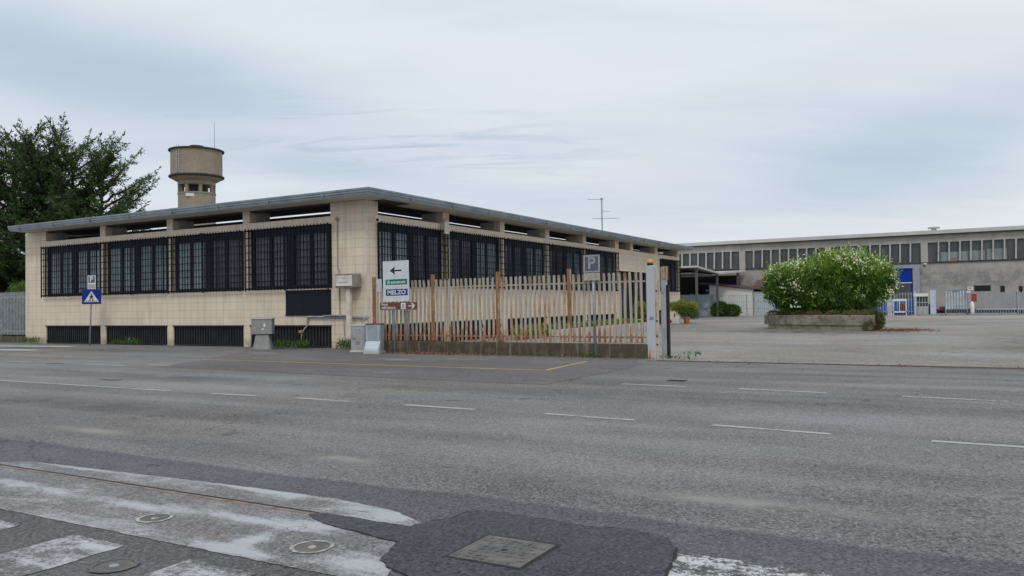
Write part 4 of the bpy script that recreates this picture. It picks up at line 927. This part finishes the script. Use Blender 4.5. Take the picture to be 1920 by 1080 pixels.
t = thing('utility_cabinet', (-1.7, -.95, 0), 'narrow light grey cabinet with stickers, left of the red topped one', 'utility cabinet')
c = Vector((-1.66, -1.02, 0)); ax = Vector((.49, -.87, 0)); ay = Vector((.87, .49, 0))
ax2 = Vector((.30, -.954, 0)); ay2 = Vector((.954, .30, 0))
frustum(MB(), c, ax2, ay2, 0, .07, .56, .44, .56, .44).build('base', MT['trim'], t)
frustum(MB(), c, ax2, ay2, .07, .93, .50, .38, .50, .38).build('housing', MT['cabgrey'], t, bevel=.01)
frustum(MB(), c, ax2, ay2, .93, .97, .53, .42, .53, .42).build('lid', MT['cabpale'], t, bevel=.008)
MB().obox(c - ay2 * .192 + UZ * .47 - ax2 * .02, ax2, ay2, UZ, .5, .004, .008).build('door_gap', MT['fin2x'], t)
m_ = MB()
cm_ = plain('cabinet_marks', (.22, .22, .24))
for x, z, s in ((-.06, .78, .05), (.08, .78, .06), (-.02, .68, .05), (.09, .69, .05), (.0, .33, .16)): MB().obox(c - ay2 * .192 + UZ * z + ax2 * x, ax2, ay2, UZ, s, .004, s * .8).build('printed_mark', cm_, t)
MB().obox(c - ay2 * .2 + UZ * .50 - ax2 * .13, ax2, ay2, UZ, .09, .02, .07).build('lock', plain('brass_lock', (.35, .26, .06)), t)
t = thing('utility_cabinet', (-2.35, -2.2, 0), 'blue grey steel cabinet with red top edge and sloping foot', 'utility cabinet')
c = Vector((-2.32, -2.22, 0)); ax = ax2; ay = ay2
frustum(MB(), c, ax, ay, .0, .09, .58, .60, .58, .60).build('base', MT['fin'], t)
frustum(MB(), c + ay * .08, ax, ay, .09, 1.0, .54, .36, .54, .36).build('housing', MT['cabblue'], t, bevel=.012)
m_ = MB(); vs = []
for i in (-1, 1):
    for (d, z) in ((-.11, .40), (-.11, .43), (-.125, .40), (-.27, .17), (-.28, .09), (-.11, .09)): vs.append(c + ax * (i * .262) + ay * d + UZ * z)
m_.add(vs, [(0, 1, 2, 3, 4, 5), (11, 10, 9, 8, 7, 6)] + [(i, 6 + i, 6 + (i + 1) % 6, (i + 1) % 6) for i in range(6)]); m_.build('sloping_foot', MT['cabpale'], t)
m_ = MB(); m_.obox(c - ay * .106 + ax * .19 + UZ * .7, ax, ay, UZ, .03, .012, .5); m_.obox(c - ay * .106 - ax * .22 + UZ * .7, ax, ay, UZ, .03, .012, .5); m_.build('edge_rib', MT['cabpale'], t)
MB().obox(c + ay * .08 + UZ * 1.015, ax, ay, UZ, .57, .39, .03).build('red_top', MT['red'], t, bevel=.005)

# ------------------------------------------------------------------ left fence
t = thing('grey_fence', (.3, 26, 0), 'grey blue steel fence left of the office', 'fence')
m_ = MB()
for k in range(60):
    y = 22.85 + k * .14; m_.box(.18, .21, y, y + .055, .42, 2.68)
m_.build('pales', plain('pale_galvanised', (.32, .365, .40), .5, c2=(.23, .26, .29), scale=4), t)
m_ = MB(); m_.box(.22, .26, 22.82, 31.4, 2.36, 2.46); m_.box(.22, .26, 22.82, 31.4, .55, .64); m_.build('rail', MT['cabpale'], t)
MB().box(.08, .38, 22.82, 31.4, -.1, .33).build('plinth', MT['plinth'], t)

# ------------------------------------------------------------------ planter and vegetation
PL = [(22.55, -10.14), (19.68, -15.99), (24.0, -15.8), (26.9, -9.95)]
t = thing('concrete_planter', (23, -13, 0), 'big weathered concrete planter box in the yard holding the flowering bush', 'planter')
def inset(pts, d):
    c = Vector((sum(p[0] for p in pts) / 4, sum(p[1] for p in pts) / 4)); out = []
    for p in pts: v = Vector(p) - c; out.append(tuple(c + v * (1 - d / v.length)))
    return out
m_ = MB(); m_.prism(inset(PL, .10), 0, .26); m_.build('lower_step', MT['planter'], t)
PLc = [(22.9, -9.95), (22.3, -10.6), (19.68, -15.99), (24.0, -15.8), (26.9, -9.95)]
m_ = MB(); m_.prism(PLc, .26, .80); m_.build('box_wall', MT['planter'], t, bevel=.02)
m_ = MB(); m_.prism(inset(PL, .35), .80, .84); m_.build('soil', MT['soil'], t)

def leafmesh(name, mat, P, D, U, L, Wd, tint, parent):
    """P base points, D direction, U side vector, L length, Wd width -> rhombic leaves"""
    n = len(P); L = L[:, None]; Wd = Wd[:, None]
    v = np.empty((n, 4, 3)); v[:, 0] = P; v[:, 1] = P + D * L * .45 + U * Wd * .5; v[:, 2] = P + D * L; v[:, 3] = P + D * L * .45 - U * Wd * .5
    if parent is not None:
        off = Vector((0, 0, 0)); p = parent
        while p is not None: off += p.location; p = p.parent
        v -= np.array(off)[None, None]
    me = bpy.data.meshes.new(name)
    me.vertices.add(n * 4); me.vertices.foreach_set('co', v.reshape(-1))
    me.loops.add(n * 4); me.loops.foreach_set('vertex_index', np.arange(n * 4, dtype=np.int32))
    me.polygons.add(n); me.polygons.foreach_set('loop_start', np.arange(0, n * 4, 4, dtype=np.int32))
    a = me.attributes.new('tint', 'FLOAT', 'FACE'); a.data.foreach_set('value', np.clip(tint, 0, 1).astype(np.float32))
    me.update(calc_edges=True); me.materials.append(mat)
    o = bpy.data.objects.new(name, me); COL.objects.link(o); o.parent = parent
    return o
def unit(v): return v / np.maximum(np.linalg.norm(v, axis=1, keepdims=True), 1e-9)
def sidevec(D, g):
    r = g.normal(size=D.shape); return unit(r - D * (r * D).sum(1, keepdims=True))
def blobbush(name, loc, lobes, n, L, Wd, mat, label, cat, seed, up=.5, tintlo=.0, tinthi=.7, group=None, flowers=0, inside=.35, stems=True):
    g = np.random.default_rng(seed); t = thing(name, loc, label, cat, group)
    Ps = []; Ns = []; tt = []
    tot = sum(l[3] * l[4] * l[5] for l in lobes)
    for (cx, cy, cz, rx, ry, rz) in lobes:
        k = int(n * rx * ry * rz / tot)
        d = unit(g.normal(size=(k, 3))); 
        rad = 1 - inside * g.random(k) ** 1.6
        # uneven outline, clumps
        ph = np.sin(d[:, 0] * 7 + cx) * np.sin(d[:, 1] * 6 + cy) * np.sin(d[:, 2] * 8 + cz)
        rad = rad * (1 + .17 * ph)
        Ps.append(np.array([cx, cy, cz]) + d * np.array([rx, ry, rz]) * rad[:, None]); Ns.append(unit(d / np.array([rx, ry, rz])))
    P = np.concatenate(Ps); Nn = np.concatenate(Ns); n = len(P)
    zc = P[:, 2]; 
    D = unit(Nn * .6 + np.array([0, 0, up]) + g.normal(size=(n, 3)) * .45); U = sidevec(D, g)
    clump = np.sin(P[:, 0] * 2.3 + 1) * np.sin(P[:, 1] * 2.1) * np.sin(P[:, 2] * 2.9)
    tint = tintlo + (tinthi - tintlo) * np.clip(.5 + .28 * clump + g.normal(size=n) * .22 , 0, 1)
    if name == 'oleander_bush': tint = np.clip(tint + .30 * np.clip((P[:, 2] - 2.5) / 1.0, 0, 1), 0, .78)  # tint rises with height: young growth, with the shaded underside put into colour
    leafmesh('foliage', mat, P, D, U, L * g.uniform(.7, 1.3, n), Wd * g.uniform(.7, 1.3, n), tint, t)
    if stems:
        m = MB(); rr = random.Random(seed)
        for _ in range(9):
            l = rr.choice(lobes); e = Vector((l[0] + rr.uniform(-.5, .5) * l[3], l[1] + rr.uniform(-.5, .5) * l[4], l[2] + .3 * l[5])); s = Vector(loc) + Vector((rr.uniform(-.3, .3) * l[3], rr.uniform(-.3, .3) * l[4], 0))
            m.tube([s, s.lerp(e, .5) + Vector((rr.uniform(-.1, .1), rr.uniform(-.1, .1), .1)), e], [L * .18, L * .12, L * .05], 5)
        m.build('stem', MT['bark'], t)
    return t, P, Nn, g
# oleander
F2 = Vector((.871, .491, 0)); R2 = Vector((.491, -.871, 0)); bc = Vector((23.4, -13.25, 0))
def BL(r, f, z): p = bc + R2 * r + F2 * f; return (p.x, p.y, z)
lobes = [(*BL(-2.05, -.1, 2.30), 1.35, 1.4, 1.20), (*BL(-1.0, .1, 2.55), 1.2, 1.4, 1.10), (*BL(.55, .1, 2.85), 1.35, 1.5, 1.35), (*BL(1.5, .1, 2.8), 1.25, 1.4, 1.30), (*BL(2.45, .1, 2.5), 1.15, 1.3, 1.20), (*BL(.2, .3, 1.75), 1.9, 1.8, .95), (*BL(-1.5, .1, 1.6), 1.0, 1.1, .75), (*BL(1.9, 0, 1.7), 1.0, 1.1, .8)]
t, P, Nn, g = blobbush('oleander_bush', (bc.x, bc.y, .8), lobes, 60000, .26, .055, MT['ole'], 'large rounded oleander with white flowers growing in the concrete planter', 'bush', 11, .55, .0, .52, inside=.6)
# shoots poking out of the outline
k = 620; idx = g.integers(0, len(P), k * 3); idx = idx[(Nn[idx][:, 2] > .05)][:k]; 
sp_ = []; sd = []
for i in idx:
    base = P[i]; d = unit((Nn[i] * .7 + np.array([0, 0, .9]) + g.normal(size=3) * .3)[None])[0]; Ls = g.uniform(.25, .9)
    for s in range(12):
        sp_.append(base + d * Ls * s / 12); sd.append(unit((d * .8 + g.normal(size=3) * .6)[None])[0])
sp_ = np.array(sp_); sd = np.array(sd)
leafmesh('shoots', MT['ole'], sp_, sd, sidevec(sd, g), g.uniform(.15, .28, len(sp_)), g.uniform(.04, .06, len(sp_)), g.uniform(.35, .78, len(sp_)), t)
# flowers: clusters, dense on top and right flank, sparse elsewhere; a few dry reddish heads
fp_ = []; dry = []
rel = P - np.array([bc.x, bc.y, 0]); rcoord = rel @ np.array([R2.x, R2.y, 0]); fcoord = rel @ np.array([F2.x, F2.y, 0])
surf = np.array([((P[i] - np.array(l[:3])) / np.array(l[3:])) @ ((P[i] - np.array(l[:3])) / np.array(l[3:])) for i in range(0, 1) for l in lobes])
def outer(q):
    return all((((q - np.array(l[:3])) / np.array(l[3:])) ** 2).sum() > .86 for l in lobes)
cand = g.integers(0, len(P), 26000)
for i in cand:
    q = P[i]; z = q[2]; rc = rcoord[i]
    if not outer(q): continue
    w_ = .02
    if z > 3.3: w_ = .42
    elif z > 2.8 and abs(rc) > 1.2: w_ = .24
    elif rc > 2.5 and z > 1.5: w_ = .40
    elif rc < -2.1 and z > 2.2: w_ = .28
    elif z > 2.9: w_ = .05
    if abs(rc + .35) < .55 and z > 2.7: w_ *= .15; dry.append(q) if g.random() < .06 else None
    if g.random() < w_ * .55: fp_.append(q + Nn[i] * .1)
fp_ = np.array(fp_)
def petals(C, nper, spread, size, name, mat, parent):
    C = np.repeat(C, nper, axis=0); C = C + g.normal(size=C.shape) * spread; D = unit(g.normal(size=C.shape) + np.array([-.4, -.2, .3])); 
    leafmesh(name, mat, C, D, sidevec(D, g), g.uniform(.7, 1.2, len(C)) * size, g.uniform(.7, 1.1, len(C)) * size * .8, g.random(len(C)), parent)['kind'] = 'stuff'
fp_ = fp_[::2]
petals(fp_, 20, .12, .12, 'flowers', MT['flower'], t)
petals(np.array(dry), 14, .10, .09, 'dry_seed_heads', plain('dry_seed_heads', (.20, .09, .045), .9, c2=(.13, .06, .03), scale=5), t)
print('flowers', len(fp_), 'dry', len(dry))
# planter edge growth
t = blobbush('creeping_plant', (20.3, -15.9, .0), [(20.2, -16.0, .55, .5, .35, .5), (21.6, -16.0, .5, .8, .25, .45), (19.7, -15.7, .15, .25, .25, .3)], 1800, .14, .06, plain and mat_leaf('creeper_leaves', [(.04, .05, .02), (.10, .11, .03), (.18, .16, .05)], .2), 'olive green creeper hanging over the right corner of the planter', 'plant', 21, .0, 0, .8, stems=False)[0]
lob = [(*((np.array(PL[0]) * (1 - s) + np.array(PL[1]) * s) + np.array([.35, -.1])), .86, .35, .35, .13) for s in (.05, .15, .3, .45, .62, .78, .9)]
blobbush('planter_undergrowth', (21.2, -13, .8), lob, 2600, .12, .035, mat_leaf('dry_undergrowth', [(.05, .07, .02), (.10, .12, .03), (.20, .13, .05), (.16, .18, .05)], .2), 'brownish low growth along the front rim of the planter', 'plant', 22, .8, 0, 1, stems=False)
# potted shrub, other shrubs
t = thing('potted_shrub', (33.65, -1.9, 0), 'yellow green shrub in a terracotta pot at the far office corner', 'potted plant')
MB().lathe((33.2, -2.25, 0), [(.17, 0), (.24, .42), (.27, .43), (.27, .5), (.22, .5)], 20).build('pot', MT['terra'], t)
def addleaves(parent, lobes, n, L, Wd, mat, seed, lo, hi, up=.5):
    g = np.random.default_rng(seed); Ps = []; 
    tot = sum(l[3] * l[4] * l[5] for l in lobes)
    for l in lobes:
        k = int(n * l[3] * l[4] * l[5] / tot); d = unit(g.normal(size=(k, 3))); Ps.append(np.array(l[:3]) + d * np.array(l[3:]) * (1 - .5 * g.random(k) ** 1.5)[:, None] * (1 + .12 * np.sin(d[:, :1] * 9)))
    P = np.concatenate(Ps); D = unit(g.normal(size=P.shape) * .6 + np.array([0, 0, up])); 
    leafmesh('foliage', mat, P, D, sidevec(D, g), L * g.uniform(.7, 1.3, len(P)), Wd * g.uniform(.7, 1.3, len(P)), lo + (hi - lo) * g.random(len(P)), parent)
addleaves(t, [(33.3, -1.3, 1.25, .45, .5, .35), (33.5, -1.85, 1.35, .45, .5, .4), (33.8, -2.5, 1.25, .45, .45, .35)], 2500, .16, .05, MT['yellowplant'], 31, .35, .8, .8)
addleaves(t, [(33.4, -2.0, .85, .5, .6, .35), (33.7, -2.6, .75, .4, .5, .45)], 1800, .16, .04, MT['yellowplant'], 32, .0, .35, .8)
blobbush('potted_shrub', (27.5, -.9, 0), [(27.4, -.9, 1.1, .5, .5, .5), (27.6, -.9, .6, .35, .35, .3)], 1500, .15, .05, MT['yellowplant'], 'yellow green shrub behind the fence in front of the dark entrance', 'potted plant', 33, .6, .1, .75)
tt_ = bpy.context.scene.objects
t = thing('terracotta_pot', (27.4, -1.3, 0), 'terracotta pot behind the fence by the dark entrance', 'flower pot'); MB().lathe((27.4, -1.4, 0), [(.17, 0), (.25, .45), (.28, .46), (.28, .55), (.2, .55)], 16).build('pot', MT['terra'], t); MB().lathe((27.4, -1.4, .55), [(.2, 0), (.15, .02)], 12).build('soil', MT['soil'], t)
blobbush('round_shrub', (59.4, 1.75, 0), [(59.3, 2.2, .75, .7, .9, .75), (59.3, 1.0, .6, .7, .85, .6)], 5000, .22, .07, MT['weed'], 'dark green rounded shrub in front of the mesh fence', 'shrub', 34, .5, .0, .6)
# crate, cones, black bin by the corner
t = thing('white_crate', (33.1, -.75, 0), 'white crate with red and white tape standing beside the terracotta pot', 'crate')
MB().box(32.85, 33.25, -1.75, -.55, .02, .46).build('box', MT['white'], t, bevel=.02); MB().lathe((32.84, -1.15, 0), [(.001, .1), (.13, .22), (.001, .34)], 12).build('red_tape', MT['red'], t)
for k, (x, y, lab) in enumerate(((33.45, -.75, 'red and white traffic cone standing behind the white crate, the left one'), (33.5, -1.25, 'red and white traffic cone standing behind the white crate, nearer the pot'))):
    t = thing('traffic_cone', (x, y, 0), lab, 'traffic cone', 'traffic cones behind the white crate')
    MB().box(x - .16, x + .16, y - .16, y + .16, 0, .03).build('base', MT['red'], t)
    m_ = MB()
    for i in range(6): m_.mi = i % 2; z0 = .03 + i * .14; m_.lathe((x, y, 0), [(.14 - i * .02, z0), (.12 - i * .02, z0 + .139)], 12)
    m_.build('cone', [MT['red'], MT['white']], t)
t = thing('wheeled_bin', (33.2, .0, 0), 'black bin standing by the far corner of the office wall', 'bin')
frustum(MB(), Vector((33.0, -.35, 0)), Vector((0, 1, 0)), Vector((1, 0, 0)), .05, .95, .62, .5, .72, .6).build('body', MT['ink'], t, bevel=.02)
MB().box(32.66, 33.34, -.73, .02, .96, 1.02).build('lid', MT['black'], t); MB().box(32.62, 32.66, -.6, -.5, .1, .9).build('pale_strip', MT['pinkblock'], t)
# planter blocks along the side wall, seen through the fence
rr = random.Random(8)
proto = None
GB = 'pale planter blocks in a row behind the fence'
for k in range(13):
    x = 9.6 + k * 1.05; y = -3.35 + .02 * k
    if k == 0:
        proto = thing('planter_block', (x, y, 0), 'pale planter block behind the rusty fence, first in the row counted from the sign end', 'planter', GB, local=True)
        MB().box(-.4, .4, -.22, .22, 0, .42).build('block', MT['pinkblock'], proto, bevel=.02)
        MB().box(-.33, .33, -.15, .15, .42, .44).build('soil', MT['soil'], proto)
    else:
        o = copy_tree(proto); o.location = (x, y, 0); o.rotation_euler.z = rr.uniform(-.08, .08)
        o['label'] = 'pale planter block behind the rusty fence, %s in the row counted from the sign end' % ('first second third fourth fifth sixth seventh eighth ninth tenth eleventh twelfth thirteenth'.split()[k])
addl = thing('low_hedge', (14, -2.6, 0), 'low yellowish hedge growing behind the row of pale blocks', 'hedge')
addleaves(addl, [(8.0 + i * 1.1, -2.3, .30, .7, .35, .34) for i in range(14)], 9000, .13, .05, MT['yellowplant'], 41, .05, .75)
t = thing('yellow_hose', (24, -2, 0), 'yellow hose lying on the blocks near the dark entrance', 'hose')
MB().tube([(22.5, -1.6, .62), (23.6, -1.9, .52), (25.0, -1.7, .50), (26.0, -1.5, .56)], .05, 6).build('tube', plain('yellow_plastic', (.6, .5, .02)), t, True)
for k, y in enumerate((2.9, 2.3)): pass
for (x, y, lab) in ((5.4, -1.9, 'red and white striped barrier post behind the second fence bay, left one'), (5.9, -2.5, 'red and white striped barrier post behind the second fence bay, right one')):
    t = thing('barrier_post', (x, y, 0), lab, 'barrier post', 'striped posts behind the fence'); m_ = MB()
    for i in range(6): m_.mi = i % 2; m_.lathe((x, y, 0), [(.05, i * .16), (.05, i * .16 + .159)], 10)
    m_.build('post', [MT['red'], MT['white']], t); MB().lathe((x, y, -.01), [(.16, 0), (.14, .05)], 12).build('foot', MT['ink'], t)

# weeds
def weed(loc, s, n, label, seed, cat='weed', h=.3, mat='weed'):
    g = np.random.default_rng(seed); t = thing('weed', loc, label, cat)
    P = np.array(loc) + g.normal(size=(n, 3)) * np.array([.22, .35, 0]) * s + np.array([0, 0, 1]) * (g.random((n, 1)) * h * .6)
    D = unit(g.normal(size=(n, 3)) * .5 + np.array([0, 0, .8])); leafmesh('leaves', MT[mat], P, D, sidevec(D, g), g.uniform(.4, 1, n) * h * .7, g.uniform(.02, .045, n), g.random(n), t)
weed((-.25, 21.9, 0), 1.0, 220, 'green weeds at the left end of the tiled wall', 1, h=.36)
weed((-.12, 14.9, 0), 0.7, 110, 'green weeds before the second basement grille from the left, left clump', 2)
weed((-.15, 13.7, 0), 0.8, 130, 'green weeds before the second basement grille from the left, right clump', 3, h=.36)
weed((-.8, 3.75, 0), 0.8, 220, 'bright weeds beside the flared concrete cabinet', 4, h=.4)
weed((-.45, 2.9, 0), .5, 160, 'weeds at the foot of the gas pipe', 5, h=.4)
weed((-.45, .7, 0), .6, 220, 'weeds at the foot of the meter box pole', 6, h=.45)
weed((-2.3, -12.8, 0), .4, 40, 'small weeds right beside the gate post foot', 7, h=.16)
weed((-2.2, -13.25, 0), .4, 36, 'sparse grey green weeds at the yard edge', 8, h=.30)
weed((-2.15, -10.35, 0), .35, 100, 'tiny weeds at the foot of the parking sign pole', 9, h=.16)
# dry leaves and litter at the fence foot: uncountable
g = np.random.default_rng(77)
n = 1500
Y = np.concatenate([g.normal(-4.3, 1.3, 1000), g.uniform(-12, 5, 300), g.uniform(-60, -12.6, 200)]); X = np.where(Y > -1.6, -.15 - np.abs(g.normal(0, .18, n)), np.array([fx(y) for y in Y]) - .14 - np.abs(g.normal(0, .22, n)))
X = np.where(Y < -12.5, -2.9 + g.normal(0, .12, n), X)
P = np.stack([X, Y, np.full(n, .016) + g.random(n) * .02], 1); D = unit(np.stack([g.normal(size=n), g.normal(size=n), g.normal(size=n) * .3], 1)); 
tag(leafmesh('fallen_leaves', MT['dryleaf'], P, D, sidevec(D, g), g.uniform(.04, .09, n), g.uniform(.03, .06, n), g.random(n), None), 'dry brown leaves and litter along the foot of the fence and wall', 'leaf litter', kind='stuff')
lab_ = 'dry leaves fallen on the yard beside the planter'
n = 1400; P = np.stack([g.normal(20.6, 1.0, n), g.normal(-17.0, .7, n), .016 + g.random(n) * .02], 1); D = unit(np.stack([g.normal(size=n), g.normal(size=n), g.normal(size=n) * .3], 1))
tag(leafmesh('fallen_leaves', MT['dryleaf'], P, D, sidevec(D, g), g.uniform(.05, .12, n), g.uniform(.03, .07, n), g.random(n), None), lab_, 'leaf litter', kind='stuff')

# ------------------------------------------------------------------ trees
def conifer(loc, H, spread, seed, label, group, nb=80, lean=0.0, twig=1.0, bottom=.16, multi=3):
    g = np.random.default_rng(seed); t = thing('cedar_tree', loc, label, 'tree', group); base = np.array(loc)
    wood = MB(); SP = []; SD = []
    stems = []
    for m in range(multi):
        a = 2 * math.pi * m / multi + g.uniform(0, 1); off = (spread * .22 if m else .0)
        top = base + np.array([math.cos(a) * off * 1.5, math.sin(a) * off * 1.5, H * g.uniform(.90, 1.0)])
        s0 = base + np.array([math.cos(a) * off * .1, math.sin(a) * off * .1, 0]); pts = [s0 + (top - s0) * q + np.array([math.cos(a), math.sin(a), 0]) * off * .5 * math.sin(q * 3.0) for q in np.linspace(0, 1, 9)]
        rad = [.42 * (1 - q) ** .8 + .03 for q in np.linspace(0, 1, 9)]; wood.tube([Vector(p) for p in pts], [r * (1 if m == 0 else .7) for r in rad], 8); stems.append(np.array(pts))
    for b in range(nb):
        st = stems[b % multi]; q = bottom + (1 - bottom) * (b + g.random()) / nb; q = min(q, .97); k = q * 8; i = int(k); o = st[i] * (1 - (k - i)) + st[min(i + 1, 8)] * (k - i)
        a = b * 2.4 + g.uniform(-.4, .4); prof = (1 - q) ** .42 * (.55 + .45 * min(1, (q + .1) / .35)); Lb = spread * (.28 + .78 * prof) * g.uniform(.7, 1.15)
        el = g.uniform(.1, .35) + .55 * q; d = np.array([math.cos(a) * math.cos(el), math.sin(a) * math.cos(el), math.sin(el)])
        ns = 9; pts = [o + d * Lb * s - np.array([0, 0, 1]) * Lb * .16 * s * s * (1 - q) + np.array([0, 0, .09]) * Lb * s ** 3 + g.normal(size=3) * .05 for s in np.linspace(0, 1, ns)]
        wood.tube([Vector(p) for p in pts], [(.085 * (1 - s) + .012) * (.5 + Lb / spread) for s in np.linspace(0, 1, ns)], 5, False)
        pts = np.array(pts)
        nsub = int(13 * Lb / spread * 2) + 5
        for s_ in range(nsub):
            q2 = .18 + .82 * (s_ + g.random()) / nsub; k = q2 * (ns - 1); i = min(int(k), ns - 2); p = pts[i] * (1 - (k - i)) + pts[i + 1] * (k - i)
            dd = unit((pts[min(i + 1, ns - 1)] - pts[i])[None])[0]; sd = np.cross(dd, [0, 0, 1]) * (1 if s_ % 2 else -1); sd = sd + g.normal(size=3) * .25
            tw = unit((sd * .8 + dd * g.uniform(.4, 1.0) + np.array([0, 0, g.uniform(-.35, .25)]))[None])[0]; Lt = g.uniform(.45, 1.25) * (1.15 - .6 * q2) * twig
            m = int(Lt * 31) + 4; u = g.random(m)[:, None]
            Q = p + tw * Lt * u + np.array([0, 0, -1]) * .18 * Lt * u ** 2 + g.normal(size=(m, 3)) * .05
            SP.append(Q); SD.append(unit(tw * .75 + g.normal(size=(m, 3)) * .55 + np.array([0, 0, -.05])))
        # spiky tip
        m = 16; u = g.random(m)[:, None]; tip = unit((pts[-1] - pts[-2])[None])[0]; SP.append(pts[-1] + tip * .7 * u * twig + g.normal(size=(m, 3)) * .02); SD.append(unit(tip + g.normal(size=(m, 3)) * .35))
    wood.build('trunk', MT['bark'], t, True)
    P = np.concatenate(SP); D = np.concatenate(SD); n = len(P)
    cl = np.sin(P[:, 0] * 1.1) * np.sin(P[:, 1] * 1.3 + 1) * np.sin(P[:, 2] * 1.5)
    tint = .42 + .25 * cl + g.normal(size=n) * .2
    leafmesh('crown', MT['cedar'], P, D, sidevec(D, g), g.uniform(.16, .34, n) * twig, g.uniform(.05, .09, n), tint, t)
    print('tree', label[:20], n)
GT = 'tall cedars behind the office'
conifer((12.2, 38.3, 0), 13.2, 6.8, 5, 'broad dark cedar with spiky top, nearest the water tower', GT, 160, multi=4)
conifer((8.5, 42.5, 0), 13.2, 6.6, 9, 'dark cedar at the left edge of the photo', GT, 110, multi=3)
conifer((17.5, 50.0, 0), 10.5, 6.0, 12, 'lower cedar standing further back between the other two', GT, 70, multi=2)
blobbush('hedge', (3.5, 31, 0), [(2.5 + i * .8, 24.6 + i * 2.0, 2.1, 1.2, 1.4, 1.4) for i in range(6)] + [(1.9 + i * .5, 24.0 + i * 1.6, 1.0, .8, 1.2, 1.0) for i in range(6)], 26000, .22, .08, MT['weed'], 'bright green hedge behind the grey steel fence', 'hedge', 51, .4, .0, .8)
# small house with a red roof glimpsed beyond the hedge
t = thing('house', (27, 74, 0), 'small house with red tiled roof glimpsed between cedar and office wall', 'house')
MB().box(25, 33, 70, 80, 0, 5.2).build('wall', MT['white'], t)
m_ = MB(); m_.add([(24.5, 69.5, 5.2), (33.5, 69.5, 5.2), (33.5, 80.5, 5.2), (24.5, 80.5, 5.2), (29, 72.5, 6.9), (29, 77.5, 6.9)], [(0, 1, 4), (1, 2, 5, 4), (2, 3, 5), (3, 0, 4, 5), (3, 2, 1, 0)]); m_.build('roof', MT['roofred'], t)
for o in list(bpy.data.objects):
    if '_loc' in o: del o['_loc']
# reflections and light come from a wider world: dark tree line and houses across the street, behind the camera, stay out (not visible)
